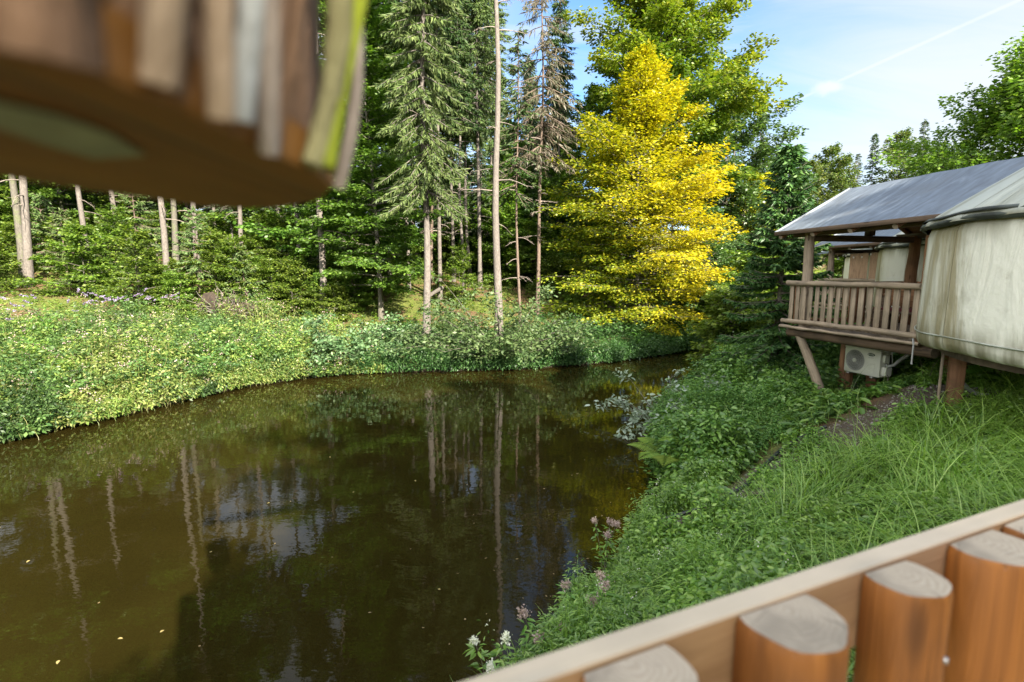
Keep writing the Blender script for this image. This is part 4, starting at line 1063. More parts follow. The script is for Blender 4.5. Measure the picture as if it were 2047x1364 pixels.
putTree(Cs, 1112, 42, .95, 'spruce between the half dead tree and the yellow beech, far back')
for px, Y, sc, pr, lb in [(782, 35, .95, 'G', 'slim spruce above the crown of the leaning green beech'), (818, 33, .9, 'C', 'slim spruce just left of the thick one at the water'), (838, 40, 1.0, 'G', 'spruce crown filling the space behind the thick one, left side'), (902, 40, 1.0, 'G', 'spruce crown behind the thick one, right side'), (926, 33, .85, 'C', 'thin spruce between the thick one and the slim one'), (982, 44, 1.0, 'G', 'spruce far back, just left of the tall bare trunk')]:
    putTree(G_ if pr == 'G' else Cs, px, Y, sc, lb)
# left wood, trunks under the planter
L1 = tree('spruce_tree', '', 'tree', spruce(24.5, .66, 2.9, .17, .5, 1.6, .36, .07, per=7, dead=16, dead_lo=.10), [M_bark, M_deadwood], M_needle)
putTree(L1, 62, 26, 1.08, 'stout grey trunk with bare twigs at the far left of the wood', tilt=(.0, .03))
putTree(L1, 184, 29.5, .85, 'pale slim trunk with bare curved twigs, second from the left of the wood')
putTree(L1, 335, 28, 1.0, 'pale grey trunk left of the young pale spruce', tilt=(0, .02))
putTree(L1, 488, 36, .95, 'short visible piece of pale trunk above the bright beech sapling')
putTree(L1, 567, 37, .95, 'trunk under the planter tip, left one of the close pair')
putTree(L1, 600, 34, .95, 'trunk under the planter tip, right one of the close pair')
putTree(L1, 643, 28, 1.1, 'flaky pale trunk standing just right below the planter tip')
putTree(L1, 437, 40, .8, 'very thin distant trunk right of the young pale spruce')
yng = tree('young_spruce', '', 'tree', spruce(5.2, .40, 1.15, .06, .2, 2.2, .20, .045, wh=.3, dead=6, per=6), [M_bark_red, M_deadwood], M_needle_lt)
putTree(yng, 402, 25.5, 1, 'young pale spruce with bare lower stem among the saplings', dz=.1)
putTree(yng, 284, 30, 1.15, 'young spruce with reddish stem left of the pale grey trunk')
for px, Y, sc, lb in [(405, 33, 1.0, 'grey trunk behind the young pale spruce'), (525, 40, 1.0, 'thin trunk above the root plate, deep in the wood'), (245, 35, 1.0, 'trunk hidden behind saplings, left of the reddish young spruce'), (120, 38, 1.0, 'trunk between the two leftmost pale trunks, farther back')]:
    putTree(L1, px, Y, sc, lb)
# -- forest behind
F1 = tree('spruce_tree', '', 'tree', spruce(27, .30, 3.0, .20, .35, .5, .60, .16, wh=.6, dead=8, nside=6), [M_bark, M_deadwood], M_far)
F2 = tree('spruce_tree', '', 'tree', spruce(24, .42, 2.6, .18, .45, .5, .60, .15, wh=.6, dead=10, nside=6), [M_bark_red, M_deadwood], M_far)
F3 = tree('spruce_tree', '', 'tree', spruce(26, .18, 3.2, .2, .3, .5, .60, .17, wh=.6, dead=0, nside=6), [M_bark, M_deadwood], M_far)
pts = []; tries = 0
while len(pts) < 170 and tries < 12000:
    tries += 1; Y = rnd(1, 36, 74)[0]; u = rnd(1, -1.12, .10)[0]; X = u * Y
    if u > -.02 and Y < 44: continue
    if -.19 < u < .17 and rng.random() < (.86 if Y < 66 else .4): continue
    if all((X - a) ** 2 + (Y - c) ** 2 > 2.9 ** 2 for a, c in pts): pts.append((X, Y))
def u_ok(X, Y): return X / Y < -.2


for k, (X, Y) in enumerate(pts):
    place((F1, F2, F3)[k % 3] if Y > 44 else (F1, F2)[k % 2], USED, (X, Y, h1(X, Y)), rnd(1, 0, 6.28)[0], (4 + Y * (.33 if u_ok(X, Y) else .36) - h1(X, Y)) / 26 * rnd(1, .55, 1.08)[0], 'dark spruce in the depth of the wood across the pond, behind the front trunks', 'spruces in the depth of the wood')

# -- broadleaf trees
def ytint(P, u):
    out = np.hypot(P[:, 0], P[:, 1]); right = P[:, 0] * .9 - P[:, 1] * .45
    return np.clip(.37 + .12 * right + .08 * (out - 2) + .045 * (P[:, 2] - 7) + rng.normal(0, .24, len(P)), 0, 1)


def yprof(tt): return np.interp(tt, [0, .08, .3, .5, .7, .85, 1], [.55, .85, 1.0, .96, .72, .45, .12])


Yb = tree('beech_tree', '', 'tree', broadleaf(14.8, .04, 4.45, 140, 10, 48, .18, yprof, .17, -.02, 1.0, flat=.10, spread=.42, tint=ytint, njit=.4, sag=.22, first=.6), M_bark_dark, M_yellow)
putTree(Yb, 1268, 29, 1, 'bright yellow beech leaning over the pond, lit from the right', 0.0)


def ttint(P, u):
    return np.clip(.10 + .055 * (P[:, 2] - 15) + rng.normal(0, .2, len(P)) + .16 * np.maximum(np.hypot(P[:, 0], P[:, 1]) - 3.2, 0), 0, 1)


Tb = tree('beech_tree', '', 'tree', broadleaf(26, .26, 5.9, 105, 10, 66, .25, lambda q: np.interp(q, [0, .3, .6, .8, 1], [.75, 1, .88, .62, .18]), .3, .1, 1.1, flat=.12, spread=.4, tint=ttint), M_bark_dark, M_tall)
putTree(Tb, 1300, 36, 1, 'tall green tree with yellowing top rising behind the yellow beech', 0.0)
Gb = tree('beech_tree', '', 'tree', broadleaf(17, .10, 3.6, 74, 9, 56, .20, lambda q: np.interp(q, [0, .2, .5, .8, 1], [.85, 1, .8, .55, .15]), .15, .0, 1.0, flat=.07, spread=.34, lean=(-.05, 0)), M_bark_dark, M_beech)
putTree(Gb, 762, 27.5, 1, 'green beech with dark leaning trunk left of the thick spruce', 0.0)
putTree(Gb, 722, 32, 1.3, 'taller green beech behind the leaning one, beside the planter edge', 2.2)
Gl = tree('beech_tree', '', 'tree', broadleaf(23, .45, 4.6, 60, 9, 46, .26, egg, .2, .1, 1.0, flat=.12, spread=.42), M_bark_dark, M_beech)
for X, Y, sc, lb in [(-29, 34, 1.0, 'broad beech in the left of the wood, behind the front trunks'), (-37, 38, 1.1, 'broad beech farthest to the left in the wood')]: place(Gb, USED, (X, Y, h1(X, Y)), X, sc, lb)
for X, Y, sc, pr, lb in [(-25.5, 27, 1.0, Gl, 'tall beech at the left edge of the wood'), (-30.5, 24, 1.0, Gl, 'tall beech left of the wood edge by the weed bank'), (-34, 31, 1.0, Gl, 'tall beech at the far left behind the weed bank'), (-20.5, 31.5, 1.0, Gl, 'tall beech behind the stout grey trunk'), (-28, 37, 1.0, Tb, 'tall tree high behind the left edge of the wood')]:
    place(pr, USED, (X, Y, h1(X, Y)), X, sc, lb)
Al = tree('alder_tree', '', 'tree', broadleaf(17, .22, 4.2, 52, 8, 44, .26, egg, .2, .15, 1.0, flat=.16, spread=.4), M_bark_dark, M_alder)
Al2 = tree('alder_tree', '', 'tree', broadleaf(12, .12, 3.6, 48, 8, 44, .24, egg, .15, .1, 1.0, flat=.14, spread=.38, lean=(-.03, 0)), M_bark_dark, M_alder)
putTree(Al, 1440, 39, 1.0, 'dark alder showing right of the tall tree behind the yellow beech', 1.0)
putTree(Al2, 1470, 34, .82, 'alder beyond the creek, left of the dark bank spruce')
putTree(Al2, 1405, 31.5, .62, 'small alder with slim curved grey trunk at the creek mouth', 0.3, tilt=(0, .06))
putTree(Al2, 1520, 40, .92, 'alder behind the top of the dark bank spruce')
putTree(Al, 1395, 47, .8, 'distant alder in the gap above the creek')
Ye = tree('maple_tree', '', 'tree', broadleaf(9.5, .2, 2.6, 34, 7, 40, .2, egg, .1, .2, 1.0, tint=lambda P, u: np.clip(.65 + rng.normal(0, .3, len(P)), 0, 1)), M_bark_dark, M_yellow)
putTree(Ye, 1497, 36, 1.0, 'small yellow-orange tree between the yellow beech and the dark bank spruce')
putTree(Gb, 1165, 38, .85, 'green beech behind the left side of the yellow beech')
putTree(Gb, 1010, 46, .75, 'pale green tree in the gap behind the tall bare trunk')
putTree(Al, 1080, 50, .8, 'bushy tree far back, left behind the yellow beech')
for px, Y, sc, pr, lb in [(890, 40, .55, Gb, 'bright leafy tree seen between the thick spruce and the slim ones'), (925, 44, .6, Al2, 'leafy tree low in the gap of the slim spruces'), (975, 42, .5, Gb, 'bright leafy tree just left of the bare trunk, far back'), (1025, 40, .55, Gb, 'bright leafy tree just right of the bare trunk, far back'), (1055, 44, .7, Al2, 'leafy tree behind the thin brown spruce'), (1095, 39, .55, Gb, 'bright leafy tree left of the yellow beech foliage'), (1130, 46, .75, Gb, 'pale leafy tree over the shoulder of the yellow beech'), (845, 44, .6, Gb, 'leafy tree behind the thick spruce trunk')]:
    putTree(pr, px, Y, sc, lb)
putTree(Al2, 950, 48, .8, 'bushy tree far back in the gap of the spruces')
# -- right bank
Bk = tree('spruce_tree', '', 'tree', spruce(6.7, .06, 2.0, .10, .16, 5.0, .22, .055, wh=.27, per=9, power=1.05, hang=.4), [M_bark_dark, M_deadwood], M_needle_bank)
place(Bk, USED, (*at(1553, 700, 14.2)[:2], .75), 0.4, 1, 'dense dark spruce on the near bank beside the veranda, its tip above the eave')
Rb = tree('ash_tree', '', 'tree', broadleaf(17.5, .2, 7.6, 84, 10, 46, .30, egg, .35, .1, 1.1, flat=.25, spread=.55), M_bark_dark, M_sap)
place(Rb, USED, (27.6, 28, 2.6), 0.8, .76, 'large leafy tree above the ridge of the yurt roofs')
Fb = tree('birch_tree', '', 'tree', broadleaf(15, .2, 3.2, 40, 7, 34, .34, egg, .15, .2, 1.0, flat=.25, spread=.5), M_bark_dark, M_farleaf)
for px, Y, sc, pr, lb in [(1600, 46, .66, Fb, 'pale green drooping birch behind the dark bank spruce'), (1638, 52, .74, Fb, 'birch just left of the veranda roof ridge'), (1662, 50, .66, Fb, 'second birch touching the veranda roof ridge'),
                          (1720, 66, .50, F3, 'far conical spruce above the roof, right of the dead tree'), (1772, 64, .84, Fb, 'far round tree peeping over the roof ridge'), (1812, 60, .50, F1, 'far spruce at the left foot of the large leafy tree'),
                          (1545, 60, .50, F2, 'far spruce behind the creek alders'), (1575, 70, .46, F1, 'farthest spruce left of the birches'), (1690, 74, .46, F2, 'far spruce right of the birches'), (1850, 60, .6, Al, 'round tree under the large leafy tree'), (1900, 56, .6, Al, 'tree hidden behind the upper roof ridge'),
                          (1450, 56, .8, F1, 'far spruce above the creek'), (1340, 58, .8, F2, 'far spruce behind the tall tree'), (1500, 66, .72, F3, 'far spruce between the alders')]:
    putTree(pr, px, Y, sc, lb)
Dt = tree('dead_tree', '', 'tree', spruce(15, .3, 2.4, .14, -.1, .05, .1, .02, wh=.7, per=4, dead=10, nside=6), [M_bark, M_deadwood], M_deadwood)
putTree(Dt, 1689, 56, .66, 'bare dead tree with forked twigs above the veranda roof')
# -- trees behind the viewpoint on the near bank; they throw the shade on the slope
k = 0
for X, Y, sc, pr in [(13.8, -2.6, .56, Al), (17.5, -5.5, .72, Al), (13.0, -9.5, .74, Al), (20.5, 1.0, .66, Al), (17, -12, .9, Al), (24, -4.5, .9, Al), (10.4, -9.3, .80, Al), (7.6, -7.0, .66, Al2), (6.4, -9.8, .60, Al2), (10.8, -11.5, .90, Al2)]:
    k += 1
    place(pr, USED, (X, Y, h1(X, Y)), k * 1.3, sc, 'leafy tree on the slope behind the viewpoint', 'trees behind the viewpoint')

# ------------------------------------------------------------------ saplings and bushes of the wood edge
Sp = [tree('beech_sapling', '', 'sapling', broadleaf(H, .05, R, 26, 6, 64, .15, lambda q: np.interp(q, [0, .3, .7, 1], [.9, 1, .7, .2]), .04, .05, .8, flat=.05, spread=.26, njit=.45), M_bark_dark, M_sap, 'beech saplings under the wood') for H, R in ((3.4, 1.5), (2.6, 1.5), (4.3, 1.6))]
Sy = tree('spruce_sapling', '', 'sapling', spruce(3.6, .05, 1.15, .05, .1, 1.8, .22, .06, wh=.32, per=6), [M_bark_red, M_deadwood], M_needle_lt, 'spruce saplings under the wood')
pts = []; tries = 0
while len(pts) < 46 and tries < 5000:
    tries += 1; Y = rnd(1, 22.5, 36)[0]; u = rnd(1, -1.1, -.26)[0]; X = u * Y
    d, _ = sdf(np.array([X]), np.array([Y]))
    if d[0] < 6.0 + max(0, (u + .6)) * 3: continue
    if -.62 < u < -.40 and Y < 25.2: continue
    if u > -.42 and Y < 30 and d[0] < 9: continue
    if all((X - a) ** 2 + (Y - c) ** 2 > 1.45 ** 2 for a, c in pts): pts.append((X, Y))
for k, (X, Y) in enumerate(pts):
    if k % 5 == 4: place(Sy, USED, (X, Y, h1(X, Y)), rnd(1, 0, 6.28)[0], rnd(1, .7, 1.15)[0], 'young spruce among the beech saplings under the wood', 'spruce saplings under the wood')
    else: place(Sp[k % 3], USED, (X, Y, h1(X, Y)), rnd(1, 0, 6.28)[0], rnd(1, .62, 1.12)[0], 'light green beech sapling in the thicket under the wood', 'beech saplings under the wood')
pts = []; tries = 0
while len(pts) < 75 and tries < 6000:
    tries += 1; Y = rnd(1, 36, 62)[0]; u = rnd(1, -1.1, .25)[0]; X = u * Y
    if all((X - a) ** 2 + (Y - c) ** 2 > 2.6 ** 2 for a, c in pts): pts.append((X, Y))
for k, (X, Y) in enumerate(pts): place(Sp[k % 3], USED, (X, Y, h1(X, Y)), rnd(1, 0, 6.28)[0], rnd(1, 1.0, 1.9)[0], 'leafy young tree in the dim depth of the wood across the pond', 'young trees in the depth of the wood')
for px, Y, sc, lb in [(478, 25.6, .92, 'bright beech sapling lit by the sun beside the fallen root plate'), (545, 27, .85, 'beech sapling behind the root plate, right of the brightest one'), (668, 27, .72, 'low beech sapling at the foot of the flaky pale trunk'), (920, 31, .8, 'beech sapling behind the willow bush, left side'), (1100, 33, .8, 'beech sapling under the half dead spruce'), (1000, 38, 1.1, 'tall sapling in the gap between the trunks'), (1060, 36, 1.0, 'sapling in the gap right of the bare trunk'), (1150, 30, .6, 'low sapling left under the yellow beech'), (960, 40, 1.0, 'sapling deep in the gap of the spruces'), (820, 36, .8, 'sapling in the shade behind the green beech')]:
    putTree(Sp[k % 3], px, Y, sc, lb); k += 1

for k, (X, Y) in enumerate([(11.5, 24), (13.5, 27.5), (17, 31), (20, 30), (12.5, 31), (15, 23.5), (23, 35), (9.5, 22)]): place(Sp[k % 3], USED, (X, Y, h1(X, Y)), k * 1.1, rnd(1, .9, 1.5)[0], 'leafy sapling on the near bank beyond the yurts', 'saplings beyond the yurts')
Wl = bush('willow_bush', '', shrub(3.3, 2.6, 26, 8, 52, .13, .5, .2), M_bark_dark, M_willow)
putTree(Wl, 1000, 22.3, 1.34, 'pale willow bush hanging over the water before the tall bare trunk')
Wl2 = bush('willow_bush', '', shrub(1.7, 1.6, 18, 7, 52, .12, .5, .18), M_bark_dark, M_willow)
putTree(Wl2, 1085, 23.4, 1.05, 'small willow bush right beside the big one at the water')
Dg = bush('dogwood_bush', '', shrub(1.9, 1.7, 22, 7, 60, .12, .62, .17), M_bark_dark, M_dog)
putTree(Dg, 690, 21.7, 1.35, 'pale dogwood bush at the end of the weed bank, leaning to the water')
putTree(Dg, 770, 22.6, .85, 'lower dogwood bush left of the thick spruce foot')
Bs = bush('riverside_bush', '', shrub(1.5, 1.5, 18, 7, 50, .12, .6, .18), M_bark_dark, M_bankshade)
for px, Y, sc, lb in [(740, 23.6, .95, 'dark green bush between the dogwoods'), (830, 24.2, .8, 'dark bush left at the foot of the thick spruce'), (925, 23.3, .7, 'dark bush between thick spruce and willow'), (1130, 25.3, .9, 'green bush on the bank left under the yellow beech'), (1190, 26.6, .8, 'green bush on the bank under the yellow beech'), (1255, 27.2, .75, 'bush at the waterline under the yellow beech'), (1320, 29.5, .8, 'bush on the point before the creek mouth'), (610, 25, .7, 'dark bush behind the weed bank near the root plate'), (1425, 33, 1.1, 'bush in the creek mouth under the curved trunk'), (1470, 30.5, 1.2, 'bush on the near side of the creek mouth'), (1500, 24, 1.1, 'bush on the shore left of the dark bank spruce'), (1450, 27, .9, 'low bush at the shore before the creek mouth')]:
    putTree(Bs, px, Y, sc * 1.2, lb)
Ws = [bush('weed_shrub', '', shrub(H, 1.3, 20, 7, 60, L, Wr, .19), M_bark_dark, mt, 'leafy shrubs on the weed bank') for H, L, Wr, mt in ((1.9, .14, .35, M_weed3), (2.2, .13, .45, M_balsam))]
for k, (px, Y) in enumerate([(40, 13.8), (130, 16), (230, 15.6), (300, 18.4), (365, 17.4), (430, 19.6), (470, 21.4), (520, 20.2), (560, 22.2), (600, 21.2), (640, 22.6), (90, 18.5), (190, 19.4), (20, 16.6), (345, 20.6)]):
    putTree(Ws[k % 2], px, Y, rnd(1, .72, 1.08)[0], 'leafy shrub standing out of the tall weeds across the pond', group='leafy shrubs on the weed bank')
Bd = bush('buddleia_bush', '', shrub(2.3, 2.0, 22, 7, 50, .16, .28, .2), M_bark_dark, M_willow)
for q in range(20):
    fl = MB(); az, r = rnd(1, 0, 6.28)[0], rnd(1, .5, 2.1)[0]; z = 2.3 - .28 * r + rnd(1, -.4, .2)[0]; d0 = unit(np.array((math.cos(az) * .8, math.sin(az) * .8, rnd(1, .1, .7)[0]))); n = 26
    fl.leaves(np.array((math.cos(az) * r, math.sin(az) * r, z)) + d0 * rnd(n, 0, .24)[:, None], rdir(n), rdir(n), .05, .035)
    fl.obj('flower_spike', M_lilac, Bd)
putTree(Bd, 140, 17.6, 1.0, 'grey-green bush with lilac flower spikes at the back of the weed bank', dz=.1)
putTree(Bd, 265, 20.5, .9, 'second grey-green bush with lilac flower spikes, behind the weed bank')

# fallen root plate, stumps
def rootplate():
    o = thing('root_plate', 'upturned root plate of a fallen tree, dark brown, behind the weed bank', 'root plate', gpos(448, 23.6))
    mb = MB(); n, k = 26, 9; vs = []
    for a in range(k):
        for c in range(n):
            th = c / n * 2 * math.pi; r = a / (k - 1); rr = r * (1 + .25 * math.sin(th * 3 + 1) + .12 * math.sin(th * 7)); d = .28 * (1 - r * r) + .10 * math.sin(th * 9 + r * 12) + rnd(1, -.06, .06)[0]
            vs.append((math.cos(th) * rr * 1.25, -d, .75 + math.sin(th) * rr * .85))
    mb.add(vs, [(a * n + c, a * n + (c + 1) % n, (a + 1) * n + (c + 1) % n, (a + 1) * n + c) for a in range(k - 1) for c in range(n)]); mb.obj('earth', plain('dark_earth', (0.035, 0.024, 0.016), .95, var=.5, sc=5, bump=.6), o)
    mb = MB()
    for c in range(46):
        th = rnd(1, 0, 6.28)[0]; r0 = rnd(1, .2, .9)[0]; L = rnd(1, .4, 1.1)[0]; p = np.array((math.cos(th) * r0 * 1.2, -.2, .75 + math.sin(th) * r0 * .8)); dd = np.array((math.cos(th) * rnd(1, .4, 1)[0], -rnd(1, .1, .8)[0], math.sin(th) * .8))
        mb.tube([p, p + dd * L * .4 + rnd(3, -.1, .1), p + dd * L * .7 + rnd(3, -.15, .15), p + dd * L + rnd(3, -.2, .2)], [.035, .024, .014, .005], 5, False)
    mb.obj('roots', M_bark_dark, o)
rootplate()
def stump(px, Y, r, h, lb, mt=M_bark):
    o = thing('tree_stump', lb, 'stump', gpos(px, Y)); mb = MB(); z = np.linspace(-.2, h, 5)
    mb.tube(np.stack((z * .05, z * 0, z), 1), r * np.array((1.5, 1.15, 1, .97, .95)), 14, False, wob=.09); mb.obj('stump_side', mt, o)
    mb = MB(); mb.tube([(h * .05, 0, h - .01), (h * .05, 0, h + .004)], r * .94, 14, True); mb.obj('cut_face', M_log_end, o)
stump(458, 24.6, .17, .75, 'pale grey stump standing just behind the root plate'); stump(541, 26.0, .26, .5, 'reddish broken stump in the moss right of the root plate', M_bark_red)
mb = MB(); p0, p1 = gpos(862, 27.5) + (0, 0, 1.3), gpos(884, 30.5) + (0, 0, 1.0); mb.tube([p0, (p0 + p1) / 2, p1], [.10, .11, .12], 10, True); tag(mb.obj('fallen_log', M_bark), 'pale fallen log leaning between two spruce trunks', 'log')


# ------------------------------------------------------------------ ground cover
def scatter(n, x0, x1, y0, y1, test):
    out = np.zeros((0, 2))
    for _ in range(60):
        P = np.stack((rnd(n, x0, x1), rnd(n, y0, y1)), 1); d, _p = sdf(P[:, 0], P[:, 1]); P = P[test(P[:, 0], P[:, 1], d)]
        out = np.vstack((out, P))
        if len(out) >= n: break
    out = out[:n]
    return np.column_stack((out, height(out[:, 0], out[:, 1])))


VN = rng.random((64, 64))


def vnoise(X, Y, sc, ox=0.0):
    x, y = np.asarray(X) / sc + 100 + ox, np.asarray(Y) / sc + 100 - ox; i, j = np.floor(x).astype(int), np.floor(y).astype(int); fx, fy = x - i, y - j
    fx, fy = fx * fx * (3 - 2 * fx), fy * fy * (3 - 2 * fy); g = lambda a, b: VN[a % 64, b % 64]
    return (g(i, j) * (1 - fx) + g(i + 1, j) * fx) * (1 - fy) + (g(i, j + 1) * (1 - fx) + g(i + 1, j + 1) * fx) * fy


def plants(mb, P, H, nl, L, Wr, rad, lo=.1, hexa=False, mi=0, mistem=0, droop=.4, stemw=.008, lean=.12, njit=.45, topsmall=.4, lv=None):
    n = len(P); ln = rng.normal(0, lean, (n, 2)) * H[:, None] + (0 if lv is None else lv)
    top = P + np.column_stack((ln, H))
    mb.leaves(P - (0, 0, .03), top - P, rdir(n), H * 1.02, stemw * 2, 0, mistem)
    idx = np.repeat(np.arange(n), nl); m = len(idx); f = rnd(m, lo, 1.0); a = rnd(m, 0, 6.283)
    c = P[idx] + (top - P)[idx] * f[:, None]; rr = rad * rnd(m, .1, 1.0) * (1.15 - .7 * f) * np.minimum(1, H[idx])
    dr = np.stack((np.cos(a), np.sin(a), np.zeros(m)), 1)
    pos = c + dr * rr[:, None]; D = dr + np.stack((np.zeros(m), np.zeros(m), rnd(m, -droop * 1.5, droop * .7)), 1)
    N = np.array((0, 0, 1.0)) + rng.normal(0, njit, (m, 3)); ls = L * rnd(m, .6, 1.25) * (1 - topsmall * f)
    mb.leaves(pos, D, N, ls, ls * Wr, 0, mi, hexa)
    return top


def blades(mb, P, H, Wd, bend, heading=None, mi=0, seg=4):
    n = len(P); a = rnd(n, 0, 6.283) if heading is None else heading + rng.normal(0, .7, n)
    d = np.stack((np.cos(a), np.sin(a), np.zeros(n)), 1); sd = np.stack((-np.sin(a), np.cos(a), np.zeros(n)), 1); b = bend * rnd(n, .4, 1.5)
    tw = rnd(n, -.6, .6)[:, None]; sd = unit(sd + d * tw)
    vs = []
    for k in range(seg + 1):
        s = k / seg; th = b * s; z = H * s * np.cos(th * .9); r = H * s * np.sin(th) * .9
        c = P + d * r[:, None] + np.column_stack((np.zeros((n, 2)), z)); wv = (Wd * (1 - s ** 1.6) * .5 + .0006)[:, None] if np.ndim(Wd) else Wd * (1 - s ** 1.6) * .5 + .0006
        vs += [c - sd * wv, c + sd * wv]
    k2 = 2 * (seg + 1); V = np.stack(vs, 1).reshape(-1, 3); b0 = np.arange(n)[:, None] * k2
    q = np.concatenate([b0 + np.array([[2 * k, 2 * k + 1, 2 * k + 3, 2 * k + 2]]) for k in range(seg)])
    mb.add(V, q)


pathd = lambda X, Y: np.where(in_poly(X, Y, PATH), 0.0, poly_dist(X, Y, PATH))
# weed bank across the pond
def t_weed(X, Y, d): return (d > -.12) & (d < np.interp(X, [-30, -13, -9, -5.8], [9, 6.2, 4.2, 1.6])) & (X < -5.6) & (Y > 7) & (X > -Y * 1.15)
CC = scatter(900, -28, -5.4, 8, 30, lambda X, Y, d: (d > .12) & (d < np.interp(X, [-30, -13, -9, -5.8], [10, 7.0, 4.6, 1.4])) & (X < -6.3) & (Y > 7) & (X > -Y * 1.18))
kept = []
for c in CC:
    if all((c[0] - q[0]) ** 2 + (c[1] - q[1]) ** 2 > .80 ** 2 for q in kept): kept.append(c)
mb = MB()
for c in kept:
    d = float(sdf(c[:1], c[1:2])[0][0]); Rc = rnd(1, .50, 1.0)[0]; Hc = rnd(1, .65, 2.05)[0] * min(1, .60 + d * .2); k = int(26 * Rc / .7); kind = rng.choice(4, p=[.38, .24, .24, .14])
    r = np.sqrt(rng.random(k)); a = rnd(k, 0, 6.283); o2 = np.stack((np.cos(a), np.sin(a)), 1) * r[:, None]; XY = c[:2] + o2 * Rc * .8
    P = np.column_stack((XY, np.maximum(height(XY[:, 0], XY[:, 1]), .08))); Hh = Hc * (1 - .40 * r ** 2) * rnd(k, .8, 1.15)
    mi, nl, L, Wr = [(0, 34, .19, .30), (2, 30, .18, .42), (3, 36, .16, .55), (5, 40, .15, .40)][kind]
    top = plants(mb, P, Hh, nl, L, Wr, .30, .18, mi=mi, mistem=mi, droop=.6, njit=.5, lv=o2 * Rc * .55, lean=.08)
    if kind < 2:
        sel = rng.random(len(top)) < .28; tp_ = top[sel]; q = np.repeat(np.arange(len(tp_)), 8)
        if len(q): mb.leaves(tp_[q] + rng.normal(0, .05, (len(q), 3)), rdir(len(q)), rdir(len(q)), .05, .035, 0, 1)
P = scatter(1000, -26, -5.2, 8, 28, lambda X, Y, d: (d > -.30) & (d < .25) & (X < -5.2) & (Y > 7) & (X > -Y * 1.15)); P[:, 2] = np.maximum(P[:, 2], .06)
sp_ = vnoise(P[:, 0], P[:, 1], .9, 7.3) + rng.normal(0, .08, len(P)); hv = .2 + .95 * vnoise(P[:, 0], P[:, 1], .55, 1.9) ** 1.5
for lo_, hi_, mi, L, Wr in ((-9, .40, 0, .15, .32), (.40, .54, 2, .15, .42), (.54, .66, 3, .12, .55), (.66, 9, 5, .15, .4)):
    q = (sp_ >= lo_) & (sp_ < hi_); plants(mb, P[q], hv[q] * rnd(q.sum(), .7, 1.25), 28, L, Wr, .36, .2, mi=mi, mistem=mi, droop=1.0, njit=.6, lean=.35)
stuff(mb.obj('riverside_weeds', [M_balsam, M_pink, M_weed2, M_weed3, M_willow, M_bankshade]), 'sunlit bank of tall pale weeds with faint pink flowers')
P = scatter(1500, -24, -5, 8, 28, lambda X, Y, d: (d > -.10) & (d < .55) & (X < -4.5) & (Y > 7) & (X > -Y * 1.15) & (rng.random(len(X)) < np.interp(X, [-14, -11, -8.5, -5], [1, .7, .08, .03]) * np.clip(vnoise(X, Y, .7) * 2.4 - .5, .05, 1)))
P[:, 2] = np.maximum(P[:, 2], 0); mb = MB(); blades(mb, P, rnd(len(P), .25, .85), rnd(len(P), .012, .024), 1.7); stuff(mb.obj('bank_grass', leafmat('bank_grass_blades', [(0.16, 0.22, 0.05), (0.28, 0.34, 0.08), (0.34, 0.28, 0.12)], .4, gloss=.06)), 'grass overhanging the water along the weed bank')
# low growth on the forest bank and under the wood
P = scatter(3600, -9, 14, 20, 36, lambda X, Y, d: (d > .1) & (d < 5) & (X > -6.5) & (X < 11.5) & (rng.random(len(X)) < np.where(d < 1.3, 1, .22)))
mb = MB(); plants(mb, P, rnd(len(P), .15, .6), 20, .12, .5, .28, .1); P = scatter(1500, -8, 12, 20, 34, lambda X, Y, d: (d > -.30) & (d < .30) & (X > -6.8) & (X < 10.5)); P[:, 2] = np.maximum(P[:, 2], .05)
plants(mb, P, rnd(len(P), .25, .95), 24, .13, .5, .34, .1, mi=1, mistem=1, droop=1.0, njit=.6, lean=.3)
stuff(mb.obj('bank_herbs', [M_bankshade, M_bankshade]), 'low herbs on the far bank at the foot of the trees')
P = scatter(420, -20, 8, 5, 30, lambda X, Y, d: (d < -.05) & (rng.random(len(X)) < np.exp(d / 1.1) + .03)); P[:, 2] = .005
mb = MB(); mb.leaves(P, rdir(len(P), -.02, .02), np.array((0, 0, 1.0)) + 0 * P, rnd(len(P), .02, .06), rnd(len(P), .008, .03)); stuff(mb.obj('pond_debris', [M_straw]), 'bits of leaf and straw drifting along the pond edge')
P = scatter(2600, -40, 6, 22, 44, lambda X, Y, d: (d > 3) & (d < 22) & (X > -Y * 1.15))
mb = MB(); plants(mb, P, rnd(len(P), .2, .7), 14, .18, .5, .35, .1); stuff(mb.obj('undergrowth', M_sap), 'low green undergrowth on the forest floor')
# right bank: brambles and nettles, then grass and mixed herbs
near = lambda X, Y: (Y > .6) & (Y < 34) & (X > -2) & (X < Y * 1.12 + 1.0)
def hutgap(X, Y): return np.hypot(X - C1[0], Y - C1[1]) > 3.0
def t_bram(X, Y, d): return near(X, Y) & (d > -.05) & (pathd(X, Y) > .30) & (in_poly(X, Y, BRAM))
BRAM = np.array([ground_at(*p)[:2] for p in [(1300, 1030), (1330, 980), (1400, 990), (1490, 940), (1570, 885), (1690, 835), (1800, 785), (1900, 740), (1900, 715), (1700, 715)]] + [(12, 16), (12, 22), (8.5, 26), (5.6, 20), (3.4, 13), (2.0, 9)])
P = scatter(5200, 1, 13, 6, 26, t_bram); d, _ = sdf(P[:, 0], P[:, 1]); under = (np.hypot(P[:, 0] - C1[0], P[:, 1] - C1[1]) < 3.3) | ((P[:, 0] > 7.6) & (P[:, 1] < 12.5))
